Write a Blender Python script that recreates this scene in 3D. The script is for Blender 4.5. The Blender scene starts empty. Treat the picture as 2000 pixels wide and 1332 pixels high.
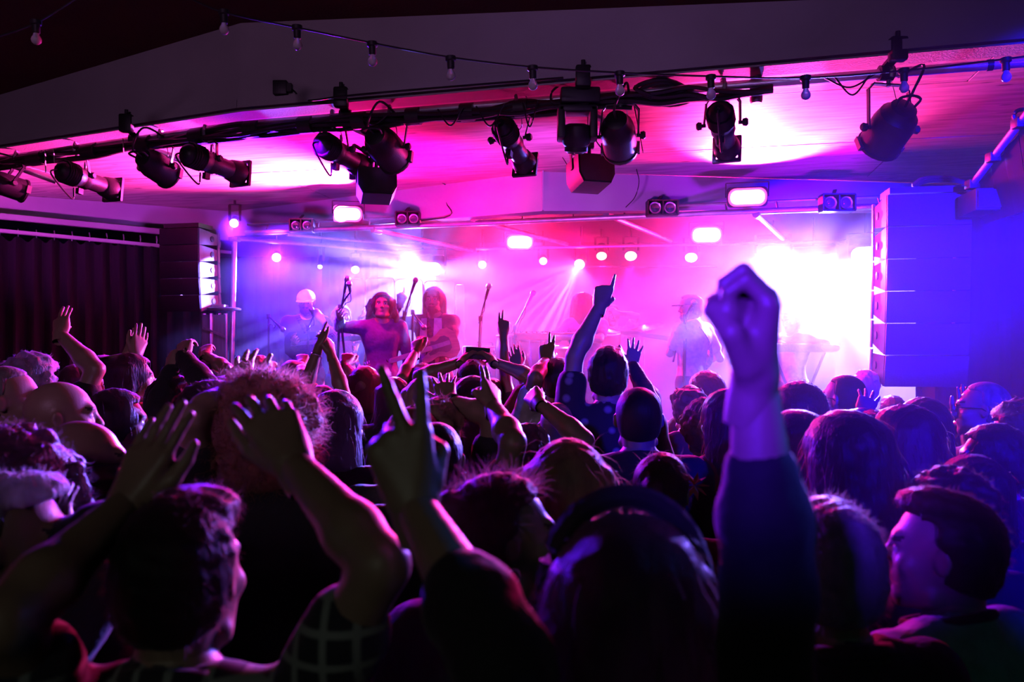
import bpy, bmesh, math, random
import numpy as np
from mathutils import Vector, Matrix, Euler
R = math.radians
random.seed(7)
rng = np.random.default_rng(7)
sc = bpy.context.scene
C = sc.collection
FP, HX, HY, CH = 1555.0, 1000.0, 689.0, 1.95        # focal length in pixels, horizon point, camera height


def at(px, py, Y):
    """point of the room seen at photo pixel (px, py) at distance Y"""
    return Vector(((px - HX) / FP * Y, Y, CH + (HY - py) / FP * Y))


# ---------------------------------------------------------------- camera
cam = bpy.data.cameras.new('camera')
cam.sensor_width = 36.0
cam.lens = FP / 2000 * 36.0
cam.shift_y = 23 / 2000
cam.dof.use_dof = True
cam.dof.focus_distance = 4.6
cam.dof.aperture_fstop = 3.2
cam.clip_start = 0.05
cam_ob = bpy.data.objects.new('camera', cam)
cam_ob.location = (0, 0, CH)
cam_ob.rotation_euler = (R(90), 0, 0)
C.objects.link(cam_ob)
sc.camera = cam_ob

# ---------------------------------------------------------------- world and exposure
w = bpy.data.worlds.new('dark_room')
sc.world = w
w.use_nodes = True
w.node_tree.nodes['Background'].inputs[0].default_value = (0.30, 0.16, 0.42, 1)
w.node_tree.nodes['Background'].inputs[1].default_value = 0.004
sc.view_settings.view_transform = 'Standard'
sc.view_settings.look = 'None'
sc.view_settings.exposure = 0.0
sc.view_settings.gamma = 1.0
sc.view_settings.use_curve_mapping = False
cy = sc.cycles
cy.max_bounces = 5
cy.diffuse_bounces = 0
cy.glossy_bounces = 2
cy.transmission_bounces = 4
cy.transparent_max_bounces = 6
cy.volume_bounces = 0
cy.sample_clamp_indirect = 4.0
cy.use_denoising = True
cy.caustics_reflective = False
cy.caustics_refractive = False

MAG = (1.0, 0.0, 0.52)
PINK = (1.0, 0.004, 0.20)
RED = (1.0, 0.012, 0.14)
VIO = (0.11, 0.008, 1.0)
BLUE = (0.035, 0.03, 1.0)
ICE = (0.15, 0.07, 1.0)
WARM = (1.0, 0.62, 0.55)


def gobo(light, scale, lo, hi, seed):
    light.use_nodes = True
    nt = light.node_tree
    em = nt.nodes['Emission']
    tc = nt.nodes.new('ShaderNodeTexCoord')
    mp = nt.nodes.new('ShaderNodeMapping')
    mp.inputs['Location'].default_value = (seed, seed * 1.7, seed * 0.3)
    nz = nt.nodes.new('ShaderNodeTexNoise')
    nz.inputs['Scale'].default_value = scale
    nz.inputs['Detail'].default_value = 1.5
    rp = nt.nodes.new('ShaderNodeMapRange')
    rp.inputs[1].default_value = lo
    rp.inputs[2].default_value = hi
    rp.inputs[3].default_value = 0.04
    rp.inputs[4].default_value = 2.2
    nt.links.new(tc.outputs['Normal'], mp.inputs[0])
    nt.links.new(mp.outputs[0], nz.inputs['Vector'])
    nt.links.new(nz.outputs[0], rp.inputs[0])
    nt.links.new(rp.outputs[0], em.inputs['Strength'])


def aim(ob, loc, target):
    ob.location = loc
    ob.rotation_euler = (Vector(target) - Vector(loc)).to_track_quat('-Z', 'Y').to_euler()


def spot(name, loc, target, col, power, angle=60, blend=0.5, size=0.04, gob=None, parent=None):
    l = bpy.data.lights.new(name, 'SPOT')
    l.color = col
    l.energy = power
    l.spot_size = R(angle)
    l.spot_blend = blend
    l.shadow_soft_size = size
    if gob:
        gobo(l, *gob)
    o = bpy.data.objects.new(name, l)
    aim(o, loc, target)
    C.objects.link(o)
    if parent:
        o.parent = parent
        o.matrix_parent_inverse = Matrix.Translation(-parent.location)
    return o


def area(name, loc, target, col, power, sx, sy, parent=None, spread=180):
    l = bpy.data.lights.new(name, 'AREA')
    l.color = col
    l.energy = power
    l.shape = 'RECTANGLE'
    l.size, l.size_y = sx, sy
    l.spread = R(spread)
    o = bpy.data.objects.new(name, l)
    aim(o, loc, target)
    C.objects.link(o)
    if parent:
        o.parent = parent
        o.matrix_parent_inverse = Matrix.Translation(-parent.location)
    return o


# ---------------------------------------------------------------- house and wash lights and added fill spots (out of the frame or above the stage)
# added dim fill from the rear of the room for the near arms
spot('rear_arm_fill', (-0.9, -2.4, 2.9), (-0.30, 1.2, 1.75), (0.85, 1.0, 0.82), 14, 25, 1.0, 0.2)
# added fill spots, no lamps seen there, that lift the beam face
spot('beam_violet_fill', (-1.5, -2.0, 3.3), (-1.2, 4.6, 3.85), (0.55, 0.26, 0.60), 220, 66, 0.8, 0.2)
spot('beam_blue_fill', (0.6, -2.0, 3.3), (1.9, 4.0, 3.8), (0.40, 0.19, 1.0), 75, 56, 0.8, 0.2)
# added blue spots without lamps, standing in for glare on speaker, arm and crowd
spot('speaker_glare_fill', (2.6, 0.4, 3.2), at(1805, 500, 5.3), (0.004, 0.0, 1.0), 22000, 23, 0.9, 0.15)
spot('arm_side_fill', (3.2, 1.7, 2.9), at(1490, 760, 0.9), (0.0, 0.16, 0.9), 260, 7, 0.8, 0.1)
spot('arm_glare_fill', (-1.3, -2.0, 2.9), at(1460, 650, 0.9), (0.085, 0.008, 1.0), 1500, 8, 0.8, 0.1)
spot('crowd_glare_fill', (1.7, -1.5, 3.2), (1.75, 4.4, 1.5), (0.008, 0.000, 1.0), 4500, 36, 1.0, 0.1)
spot('house_green_side', (2.6, -1.6, 2.8), at(1900, 1250, 1.5), (0.04, 0.5, 0.42), 5, 40, 0.8, 0.15)
# violet front light on the band from the lamp pipe
spot('band_violet_front', (-1.2, 4.75, 3.2), (-1.1, 7.7, 1.9), (0.22, 0.0, 1.0), 420, 60, 0.9, 0.06)
spot('band_violet_mid', (1.1, 4.3, 3.2), (1.4, 7.5, 1.8), (0.26, 0.14, 1.0), 800, 34, 0.9, 0.06)
# washes onto the back cloth and the deck
spot('backcloth_magenta_wash', (0.6, 6.9, 3.05), (0.40, 10.2, 1.9), MAG, 600, 54, 0.9, 0.1)
spot('backcloth_violet_wash', (-2.2, 7.4, 3.05), (-2.6, 10.4, 1.7), VIO, 1500, 76, 0.9, 0.1)
# added fill spots in midair, no lamps there, colouring ceiling and header
spot('ceiling_magenta_fill', (-4.7, 5.5, 2.2), (-4.2, 7.6, 3.5), (0.8, 0.06, 0.9), 220, 62, 0.9, 0.1)
spot('ceiling_mid_fill', (-0.6, 5.6, 2.3), (-0.9, 6.4, 3.45), MAG, 260, 100, 0.9, 0.1)
spot('header_fill', (0.2, 4.9, 2.55), (0.4, 6.6, 3.30), (0.50, 0.06, 0.85), 150, 110, 0.9, 0.12)
spot('header_side_fill', (-2.0, 5.6, 2.5), (-2.2, 7.6, 3.30), (0.40, 0.04, 0.90), 130, 100, 0.9, 0.12)
spot('stage_ceiling_fill', (0.3, 7.3, 2.3), (0.3, 8.4, 3.42), (1.0, 0.0, 0.85), 160, 120, 0.9, 0.1)
spot('ceiling_violet_fill', (2.4, 5.3, 2.25), (2.3, 6.2, 3.45), (0.35, 0.0, 1.0), 200, 86, 0.9, 0.1)
# ---------------------------------------------------------------- materials
def mat(name, col, rough=0.6, metal=0.0, spec=0.5, nscale=6.0, namt=0.2, bump=0.0, bscale=None, sheen=0.0, emit=None, estr=0.0, stretch=None, sss=0.0, coat=0.0):
    m = bpy.data.materials.new(name)
    m.use_nodes = True
    nt = m.node_tree
    b = nt.nodes['Principled BSDF']
    b.inputs['Roughness'].default_value = rough
    b.inputs['Metallic'].default_value = metal
    b.inputs['Specular IOR Level'].default_value = spec
    b.inputs['Sheen Weight'].default_value = sheen
    b.inputs['Coat Weight'].default_value = coat
    tc = nt.nodes.new('ShaderNodeTexCoord')
    mp = nt.nodes.new('ShaderNodeMapping')
    if stretch:
        mp.inputs['Scale'].default_value = stretch
    nt.links.new(tc.outputs['Object'], mp.inputs[0])
    nz = nt.nodes.new('ShaderNodeTexNoise')
    nz.inputs['Scale'].default_value = nscale
    nz.inputs['Detail'].default_value = 4
    nt.links.new(mp.outputs[0], nz.inputs['Vector'])
    rp = nt.nodes.new('ShaderNodeValToRGB')
    c = np.array(col[:3])
    rp.color_ramp.elements[0].position = 0.3
    rp.color_ramp.elements[1].position = 0.7
    rp.color_ramp.elements[0].color = (*np.clip(c * (1 - namt), 0, 1), 1)
    rp.color_ramp.elements[1].color = (*np.clip(c * (1 + namt), 0, 1), 1)
    nt.links.new(nz.outputs[0], rp.inputs[0])
    nt.links.new(rp.outputs[0], b.inputs['Base Color'])
    if bump:
        n2 = nt.nodes.new('ShaderNodeTexNoise')
        n2.inputs['Scale'].default_value = bscale or nscale * 6
        nt.links.new(mp.outputs[0], n2.inputs['Vector'])
        bp = nt.nodes.new('ShaderNodeBump')
        bp.inputs['Strength'].default_value = bump
        bp.inputs['Distance'].default_value = 0.01
        nt.links.new(n2.outputs[0], bp.inputs['Height'])
        nt.links.new(bp.outputs[0], b.inputs['Normal'])
    if emit:
        b.inputs['Emission Color'].default_value = (*emit, 1)
        b.inputs['Emission Strength'].default_value = estr
    return m


M = {}
M['black_metal'] = mat('black_metal', (0.018, 0.018, 0.02), 0.45, 0.3, nscale=20, bump=0.1)
M['black_plastic'] = mat('black_plastic', (0.02, 0.02, 0.022), 0.5, nscale=30)
M['steel'] = mat('steel', (0.55, 0.55, 0.58), 0.32, 0.9, nscale=15)
M['grey_metal'] = mat('grey_metal', (0.2, 0.2, 0.21), 0.4, 0.7, nscale=15)
M['cable'] = mat('cable', (0.012, 0.012, 0.013), 0.55, nscale=40)
M['lens'] = mat('lens', (0.10, 0.10, 0.13), 0.08, 0.2, spec=0.8)
M['cloth_tape'] = mat('cloth_tape', (0.6, 0.58, 0.5), 0.8)
M['white_paint'] = mat('white_paint', (0.62, 0.60, 0.60), 0.75, nscale=2.5, namt=0.08, bump=0.15, bscale=60)
M['beam_paint'] = mat('beam_paint', (0.42, 0.38, 0.40), 0.8, nscale=1.5, namt=0.10, bump=0.3, bscale=90)
M['brown_ceiling'] = mat('brown_ceiling', (0.17, 0.06, 0.05), 0.85, nscale=1.2, namt=0.2, bump=0.3, bscale=50)
M['dark_wall'] = mat('dark_wall', (0.06, 0.055, 0.06), 0.85, nscale=2)
M['floor'] = mat('floor', (0.03, 0.028, 0.028), 0.5, nscale=3)
M['stage_deck'] = mat('stage_deck', (0.035, 0.033, 0.035), 0.5, nscale=4)
M['black_drape'] = mat('black_drape', (0.006, 0.0055, 0.008), 0.95, nscale=14, stretch=(1, 1, 0.2))
M['back_cloth'] = mat('back_cloth', (0.22, 0.20, 0.22), 0.9, nscale=5, namt=0.15, stretch=(1, 1, 0.15))
M['pipe'] = mat('pipe', (0.60, 0.58, 0.62), 0.38, 0.85, nscale=10)


def plywood():
    m = bpy.data.materials.new('plywood')
    m.use_nodes = True
    nt = m.node_tree
    b = nt.nodes['Principled BSDF']
    b.inputs['Roughness'].default_value = 0.6
    tc = nt.nodes.new('ShaderNodeTexCoord')
    mp = nt.nodes.new('ShaderNodeMapping')
    mp.inputs['Scale'].default_value = (1.0, 9.0, 1.0)
    nt.links.new(tc.outputs['Object'], mp.inputs[0])
    nz = nt.nodes.new('ShaderNodeTexNoise')
    nz.inputs['Scale'].default_value = 2.6
    nz.inputs['Detail'].default_value = 7
    nz.inputs['Distortion'].default_value = 0.6
    nt.links.new(mp.outputs[0], nz.inputs['Vector'])
    rp = nt.nodes.new('ShaderNodeValToRGB')
    rp.color_ramp.elements[0].position = 0.30
    rp.color_ramp.elements[0].color = (0.42, 0.34, 0.29, 1)
    rp.color_ramp.elements[1].position = 0.62
    rp.color_ramp.elements[1].color = (0.74, 0.64, 0.56, 1)
    nt.links.new(nz.outputs[0], rp.inputs[0])
    # stretched knots and nail stains
    mp2 = nt.nodes.new('ShaderNodeMapping')
    mp2.inputs['Scale'].default_value = (3.2, 9.5, 1.0)
    nt.links.new(tc.outputs['Object'], mp2.inputs[0])
    vo = nt.nodes.new('ShaderNodeTexVoronoi')
    vo.inputs['Scale'].default_value = 1.0
    vo.inputs['Randomness'].default_value = 0.75
    nt.links.new(mp2.outputs[0], vo.inputs['Vector'])
    r2 = nt.nodes.new('ShaderNodeMapRange')
    r2.inputs[1].default_value = 0.05
    r2.inputs[2].default_value = 0.17
    nt.links.new(vo.outputs['Distance'], r2.inputs[0])
    # irregular: only some of them
    n3 = nt.nodes.new('ShaderNodeTexNoise')
    n3.inputs['Scale'].default_value = 1.1
    nt.links.new(tc.outputs['Object'], n3.inputs['Vector'])
    r3 = nt.nodes.new('ShaderNodeMapRange')
    r3.inputs[1].default_value = 0.42
    r3.inputs[2].default_value = 0.6
    r3.inputs[3].default_value = 1.0
    r3.inputs[4].default_value = 0.0
    nt.links.new(n3.outputs[0], r3.inputs[0])
    mx = nt.nodes.new('ShaderNodeMath')
    mx.operation = 'MAXIMUM'
    nt.links.new(r2.outputs[0], mx.inputs[0])
    nt.links.new(r3.outputs[0], mx.inputs[1])
    mix = nt.nodes.new('ShaderNodeMix')
    mix.data_type = 'RGBA'
    mix.inputs['A'].default_value = (0.05, 0.02, 0.02, 1)
    nt.links.new(mx.outputs[0], mix.inputs['Factor'])
    nt.links.new(rp.outputs[0], mix.inputs['B'])
    nt.links.new(mix.outputs['Result'], b.inputs['Base Color'])
    bp = nt.nodes.new('ShaderNodeBump')
    bp.inputs['Strength'].default_value = 0.25
    bp.inputs['Distance'].default_value = 0.01
    nt.links.new(nz.outputs[0], bp.inputs['Height'])
    nt.links.new(bp.outputs[0], b.inputs['Normal'])
    return m


M['plywood'] = plywood()


def glow(name, col, strength):
    m = bpy.data.materials.new(name)
    m.use_nodes = True
    nt = m.node_tree
    b = nt.nodes['Principled BSDF']
    b.inputs['Base Color'].default_value = (0.3, 0.3, 0.3, 1)
    b.inputs['Emission Color'].default_value = (*col, 1)
    b.inputs['Emission Strength'].default_value = strength
    return m


M['glow_pink'] = glow('lit_pink_panel', (1.0, 0.45, 0.40), 9)
M['halo_red'] = glow('red_halo_ring', (1.0, 0.03, 0.10), 5)  # red halo of the panels, put into a glowing colour
M['glow_ice'] = glow('lit_white_lens', (0.85, 0.85, 1.0), 9)
M['glow_warm'] = glow('lit_warm_lens', (1.0, 0.55, 0.45), 8)


# ---------------------------------------------------------------- mesh helpers
def frame_from(d, ref=None):
    d = Vector(d).normalized()
    ref = Vector(ref) if ref is not None else (Vector((0, 0, 1)) if abs(d.z) < 0.95 else Vector((1, 0, 0)))
    s = d.cross(ref)
    if s.length < 1e-5:
        s = d.cross(Vector((1, 0.3, 0)))
    s.normalize()
    u = s.cross(d).normalized()
    return s, d, u


class MB:
    def __init__(self):
        self.v, self.f = [], []

    def raw(self, v, f):
        n = len(self.v)
        self.v += [tuple(p) for p in v]
        self.f += [tuple(i + n for i in q) for q in f]
        return self

    def box(self, c, size, rot=None, taper=1.0, bev=0.0):
        hx, hy, hz = (k / 2 for k in size)
        c = Vector(c)
        m = rot or Matrix.Identity(3)
        if bev <= 0:
            vs = []
            for z, t in ((-hz, 1.0), (hz, taper)):
                for x, y in ((-hx, -hy), (hx, -hy), (hx, hy), (-hx, hy)):
                    vs.append(c + m @ Vector((x * t, y * t, z)))
            return self.raw(vs, [(3, 2, 1, 0), (4, 5, 6, 7), (0, 1, 5, 4), (1, 2, 6, 5), (2, 3, 7, 6), (3, 0, 4, 7)])
        bm = bmesh.new()
        bmesh.ops.create_cube(bm, size=1)
        for v in bm.verts:
            t = taper if v.co.z > 0 else 1
            v.co = Vector((v.co.x * size[0] * t, v.co.y * size[1] * t, v.co.z * size[2]))
        bmesh.ops.bevel(bm, geom=list(bm.edges), offset=bev, segments=2, affect='EDGES', profile=0.5)
        bm.verts.index_update()
        self.raw([c + m @ v.co for v in bm.verts], [tuple(v.index for v in f.verts) for f in bm.faces])
        bm.free()
        return self

    def bar(self, p0, p1, wd, th, ref=None):
        p0, p1 = Vector(p0), Vector(p1)
        s, d, u = frame_from(p1 - p0, ref)
        rot = Matrix((s, d, u)).transposed()
        return self.box((p0 + p1) / 2, (wd, (p1 - p0).length, th), rot)

    def lathe(self, p, d, prof, n=16, cap=True, ref=None):
        """prof: list of (distance along d, radius)"""
        p = Vector(p)
        s, d, u = frame_from(d, ref)
        vs, fs = [], []
        for (t, r) in prof:
            for k in range(n):
                a = 2 * math.pi * k / n
                vs.append(p + d * t + (s * math.cos(a) + u * math.sin(a)) * r)
        for i in range(len(prof) - 1):
            for k in range(n):
                a, b = i * n + k, i * n + (k + 1) % n
                fs.append((a, b, b + n, a + n))
        if cap:
            fs.append(tuple(reversed(range(n))))
            fs.append(tuple(range((len(prof) - 1) * n, len(prof) * n)))
        return self.raw(vs, fs)

    def cyl(self, p0, p1, r0, r1=None, n=14):
        p0, p1 = Vector(p0), Vector(p1)
        return self.lathe(p0, p1 - p0, [(0, r0), ((p1 - p0).length, r0 if r1 is None else r1)], n)

    def tube(self, pts, r, n=8, closed=False):
        pts = [Vector(p) for p in pts]
        L = len(pts)
        vs, fs = [], []
        for i, p in enumerate(pts):
            if closed:
                d = pts[(i + 1) % L] - pts[i - 1]
            else:
                d = pts[min(i + 1, L - 1)] - pts[max(i - 1, 0)]
            s, d, u = frame_from(d)
            rr = r[i] if isinstance(r, (list, tuple)) else r
            for k in range(n):
                a = 2 * math.pi * k / n
                vs.append(p + (s * math.cos(a) + u * math.sin(a)) * rr)
        for i in range(L if closed else L - 1):
            for k in range(n):
                a, b = i * n + k, i * n + (k + 1) % n
                c_, d_ = ((i + 1) % L) * n + (k + 1) % n, ((i + 1) % L) * n + k
                fs.append((a, b, c_, d_))
        if not closed:
            fs.append(tuple(reversed(range(n))))
            fs.append(tuple(range((L - 1) * n, L * n)))
        return self.raw(vs, fs)

    def prism(self, poly, depth, origin, ex, ey, ez):
        """polygon (x, y) pairs in the plane ex, ey, extruded along ez"""
        o, ex, ey, ez = Vector(origin), Vector(ex), Vector(ey), Vector(ez)
        n = len(poly)
        vs = [o + ex * x + ey * y for x, y in poly] + [o + ex * x + ey * y + ez * depth for x, y in poly]
        fs = [tuple(reversed(range(n))), tuple(range(n, 2 * n))]
        fs += [(k, (k + 1) % n, (k + 1) % n + n, k + n) for k in range(n)]
        return self.raw(vs, fs)

    def build(self, name, m, parent=None, smooth=True):
        me = bpy.data.meshes.new(name)
        off = parent_loc(parent)
        me.from_pydata([(p[0] - off.x, p[1] - off.y, p[2] - off.z) for p in self.v], [], self.f)
        bm = bmesh.new()
        bm.from_mesh(me)
        bmesh.ops.recalc_face_normals(bm, faces=bm.faces)
        bm.to_mesh(me)
        bm.free()
        if smooth:
            me.shade_smooth()
            me.set_sharp_from_angle(angle=R(38))
        me.materials.append(M[m] if isinstance(m, str) else m)
        o = bpy.data.objects.new(name, me)
        C.objects.link(o)
        if parent:
            o.parent = parent
        return o


def parent_loc(p):
    off = Vector((0, 0, 0))
    while p is not None:
        off = off + p.location
        p = p.parent
    return off


def tag(o, label=None, cat=None, group=None, kind=None):
    if label:
        o['label'] = label
    if cat:
        o['category'] = cat
    if group:
        o['group'] = group
    if kind:
        o['kind'] = kind
    return o


def thing(name, loc, label, cat, group=None):
    o = bpy.data.objects.new(name, None)
    o.empty_display_size = 0.1
    o.location = Vector(loc)
    C.objects.link(o)
    return tag(o, label, cat, group)


def curve_pts(ctrl, n=8):
    """Catmull-Rom through control points"""
    P = [Vector(p) for p in ctrl]
    P = [P[0] * 2 - P[1]] + P + [P[-1] * 2 - P[-2]]
    out = []
    for i in range(1, len(P) - 2):
        for k in range(n):
            t = k / n
            a, b, c, d = P[i - 1], P[i], P[i + 1], P[i + 2]
            out.append(0.5 * ((2 * b) + (c - a) * t + (2 * a - 5 * b + 4 * c - d) * t * t + (3 * b - a - 3 * c + d) * t ** 3))
    out.append(P[-2])
    return out


def quad_surface(rows, name, m, kind='structure', parent=None, thick=None):
    b = MB()
    n = len(rows[0])
    vs = [p for r in rows for p in r]
    fs = [(i * n + k, i * n + k + 1, (i + 1) * n + k + 1, (i + 1) * n + k) for i in range(len(rows) - 1) for k in range(n - 1)]
    b.raw(vs, fs)
    o = b.build(name, m, parent, smooth=False)
    if kind:
        o['kind'] = kind
    return o
# ================================================================ the setting
ZC = 3.449                                             # height of the plywood ceiling
L0, L1, L2 = at(0, 290, 5.85), at(470, 218, 4.95), at(2000, 85, 3.86)
Lm = L0 + (L0 - L1) * 0.9
Lp = L2 + (L2 - L1) * 0.5
BL = [Lm, L0, L1, L2, Lp]
U0, U1, U2 = at(0, 185, 5.85), at(470, 45, 4.95), at(2000, -17, 3.86)
Um = U0 + (U0 - U1) * 0.9
Up = U2 + (U2 - U1) * 0.5
BU = [Um, U0, U1, U2, Up]


def beam_point(px, back=0.0, dz=0.0):
    k = (px - HX) / FP
    for a, b in ((Lm, L0), (L0, L1), (L1, L2), (L2, Lp)):
        den = (b.x - a.x) - k * (b.y - a.y)
        t = (k * a.y - a.x) / den
        if -1e-6 <= t <= 1 + 1e-6:
            p = a.lerp(b, t)
            Y = p.y + back
            return Vector((k * Y, Y, p.z + dz))
    Y = (L0 if px < 500 else L2).y + back
    return Vector((k * Y, Y, ZC + dz))


# floor
b = MB()
b.box((-0.5, 5.0, -0.05), (14, 16, 0.1))
fl = b.build('floor', 'floor')
fl['kind'] = 'structure'

# downstand beam: front face, underside, back face
nrm = Vector((0.25, 0.97, 0)).normalized()
rows = [[p + nrm * 0.16 + Vector((0, 0, 0.2)) for p in BU], [p for p in BU], [p for p in BL], [p + nrm * 0.16 for p in BL], [Vector((p.x, p.y, ZC + 0.05)) + nrm * 0.16 for p in BL]]
beam = quad_surface(rows, 'trim_1', 'beam_paint')
beam['label'] = 'deep painted beam across the room carrying the lamps'
# ledge along the lower edge of the beam
b = MB()
for a, c in ((L1, L2), (L2, Lp), (L0, L1), (Lm, L0)):
    b.bar(a + Vector((0, -0.02, 0.035)), c + Vector((0, -0.02, 0.035)), 0.05, 0.05)
led = b.build('ledge', 'beam_paint', beam)

# dark brown ceiling over the audience
rows = [[p + Vector((0, 0.02, 0)) for p in BU], [Vector((p.x * 1.25, -2.5, p.z)) for p in BU]]
quad_surface(rows, 'ceiling_front', 'brown_ceiling')

# header above the stage: corner points along the ceiling line
H0, H1, H2 = at(455, 417, 8.45), at(1060, 335, 6.59), at(1800, 359, 7.05)
Hm = at(-150, 366, 7.25)
for p in (H0, H1, H2, Hm):
    p.z = ZC
Hp = H2 + (H2 - H1) * 0.6
low = [at(455, 462, 8.45), at(1060, 412, 6.59), at(1800, 410, 7.05)]
lowp = low[2] + (low[2] - low[1]) * 0.6
hdr = quad_surface([[H0, H1, H2, Hp], low + [lowp], [p + Vector((0.05, 0.15, 0)) for p in low + [lowp]]], 'wall_header', 'white_paint')
# a joint strip and a surface conduit on the header
b = MB()
b.bar(H1 + Vector((0, -0.02, 0)), low[1] + Vector((0, -0.02, 0)), 0.05, 0.012)
b.build('joint_strip', 'white_paint', hdr)
b = MB()
cA = at(872, 362, 7.1)
b.tube(curve_pts([at(560, 455, 8.0), at(700, 440, 7.55), at(868, 425, 7.06), at(872, 395, 7.08), cA, at(800, 330, 6.55), at(760, 318, 6.1)], 6), 0.006, 6)
b.build('conduit', 'cable', hdr)
b = MB()
b.tube(curve_pts([at(1243, 330, 6.50), at(1248, 355, 6.52), at(1240, 385, 6.52), at(1222, 405, 6.52)], 6), 0.004, 6)
b.build('conduit', 'cable', hdr)

# side header above the black curtain
sh = quad_surface([[Hm, H0], [at(-150, 402, 7.25), at(455, 462, 8.45)]], 'wall_side_header', 'white_paint')
b = MB()
for dy, hgt in ((6, 0.05), (34, 0.03)):
    b.bar(at(-150, 402 + dy, 7.18), at(455, 460 + dy, 8.38), 0.06, hgt)
b.build('rail', 'white_paint', sh)

# plywood ceiling over stage front and stage, laid in sheets
back_edge = [Vector((p.x, p.y + 0.12, ZC + 0.05)) for p in BL]
cl = quad_surface([back_edge, [Vector((p.x * 1.1, 9.5, ZC + 0.05)) for p in BL]], 'ceiling', 'dark_wall')
ang = R(-12)
ca, sa = math.cos(ang), math.sin(ang)
px0, pw, pd = -7.4, 2.44, 1.22
for j in range(7):
    for i in range(7):
        cx = px0 + (i + 0.5) * pw + (0.61 if j % 2 else 0)
        cyy = (j + 0.5) * pd - 0.2
        wx, wy = cx * ca - cyy * sa, cx * sa + cyy * ca + 3.9
        if wy < 3.3 or wy > 9.9 or wx < -8 or wx > 5.6:
            continue
        bm = bmesh.new()
        bmesh.ops.create_cube(bm, size=1)
        for v in bm.verts:
            v.co = Vector((v.co.x * (pw - 0.008), v.co.y * (pd - 0.008), v.co.z * 0.018))
        inv = Matrix.Rotation(-ang, 3, 'Z')
        for e0, e1 in ((L0, L1), (L1, L2)):
            no = inv @ Vector((-(e1.y - e0.y), e1.x - e0.x, 0)).normalized()
            co = inv @ (Vector((e0.x, e0.y + 0.13, 0)) - Vector((wx, wy, 0)))
            r_ = bmesh.ops.bisect_plane(bm, geom=list(bm.verts) + list(bm.edges) + list(bm.faces), plane_co=co, plane_no=no, clear_inner=True)
            ed = [e for e in bm.edges if e.is_boundary]
            if ed:
                bmesh.ops.holes_fill(bm, edges=ed)
        if len(bm.faces) < 5:
            bm.free()
            continue
        bm.verts.index_update()
        pb = MB().raw([v.co.copy() for v in bm.verts], [tuple(v.index for v in f.verts) for f in bm.faces])
        bm.free()
        p = pb.build('panel', 'plywood', cl)
        p.location = (wx, wy, ZC + 0.009 + rng.uniform(0, 0.005))
        p.rotation_euler = (0, 0, ang)

# stage ceiling lower, dark, behind the header
quad_surface([[Vector((p.x, p.y + 0.12, 3.42)) for p in (H0, H1, H2, Hp)], [Vector((p.x * 1.15, 10.6, 3.42)) for p in (H0, H1, H2, Hp)]], 'ceiling_stage', 'dark_wall')

# walls
quad_surface([[Vector((-5.6, 10.6, 0)), Vector((6, 10.6, 0))], [Vector((-5.6, 10.6, 3.6)), Vector((6, 10.6, 3.6))]], 'wall_back', 'back_cloth')
quad_surface([[Vector((-5.6, -2.5, 0)), Vector((-5.6, 10.6, 0))], [Vector((-5.6, -2.5, 4.0)), Vector((-5.6, 10.6, 4.0))]], 'wall_left', 'dark_wall')
quad_surface([[Vector((4.3, -2.5, 0)), Vector((4.3, 10.6, 0))], [Vector((4.3, -2.5, 4.0)), Vector((4.3, 10.6, 4.0))]], 'wall_right', 'dark_wall')


# curtains: waved cloth along a line
def drape(name, p0, p1, z0, z1, m, label, cat, waves=16, amp=0.05, hooks=0, scallop=0.0, seed=0, kind=None):
    r = random.Random(seed)
    p0, p1 = Vector(p0), Vector(p1)
    d = (p1 - p0)
    n = waves * 8
    nv = Vector((-d.y, d.x, 0)).normalized()
    root = thing(name, (p0.x, p0.y, z0), label, cat)
    vs, fs = [], []
    rows_ = 9
    ph = [r.uniform(0.7, 1.3) for _ in range(waves + 1)]
    for j in range(rows_):
        t = j / (rows_ - 1)
        for i in range(n + 1):
            s = i / n
            a = amp * ph[int(s * waves)] * (1.15 - 0.45 * t) * math.sin(2 * math.pi * s * waves + 0.6 * math.sin(7 * s + 3 * t))
            z = z0 + (z1 - z0) * t
            if j == rows_ - 1 and scallop:
                z -= scallop * (0.5 - 0.5 * math.cos(2 * math.pi * s * waves))
            q = p0 + d * s + nv * a
            vs.append((q.x, q.y, z))
    for j in range(rows_ - 1):
        for i in range(n):
            k = j * (n + 1) + i
            fs.append((k, k + 1, k + n + 2, k + n + 1))
    MB().raw(vs, fs).build('cloth', m, root)
    if hooks:
        for k in range(hooks + 1):
            q = p0 + d * (k / hooks)
            hb = MB()
            hb.tube([(q.x, q.y - 0.01, z1 - 0.02), (q.x + 0.01, q.y - 0.02, z1 + 0.03), (q.x, q.y - 0.01, z1 + 0.07)], 0.006, 5)
            hb.build('hook', 'steel', root)
    return root


cs0, cs1 = at(-150, 450, 7.3), at(430, 478, 8.3)
zt = 3.05
drape('curtain', (cs0.x, 7.3, 0), (cs1.x, 8.3, 0), 0.02, 3.06, 'black_drape', 'long black curtain hanging from a hooked rail beside the stage', 'curtain', 17, 0.05, hooks=17, scallop=0.05, seed=1)
drape('side_curtain', (2.92, 5.75, 0), (4.28, 5.3, 0), 0.02, 3.0, 'black_drape', 'dark curtain hanging behind the big speaker column on the blue side', 'curtain', 8, 0.05, seed=2)
drape('back_curtain', (-4.1, 10.35, 0), (-1.0, 10.45, 0), 0.8, 3.2, 'black_drape', 'dark curtain behind the band under the blue lamps', 'curtain', 14, 0.05, seed=3)

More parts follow.
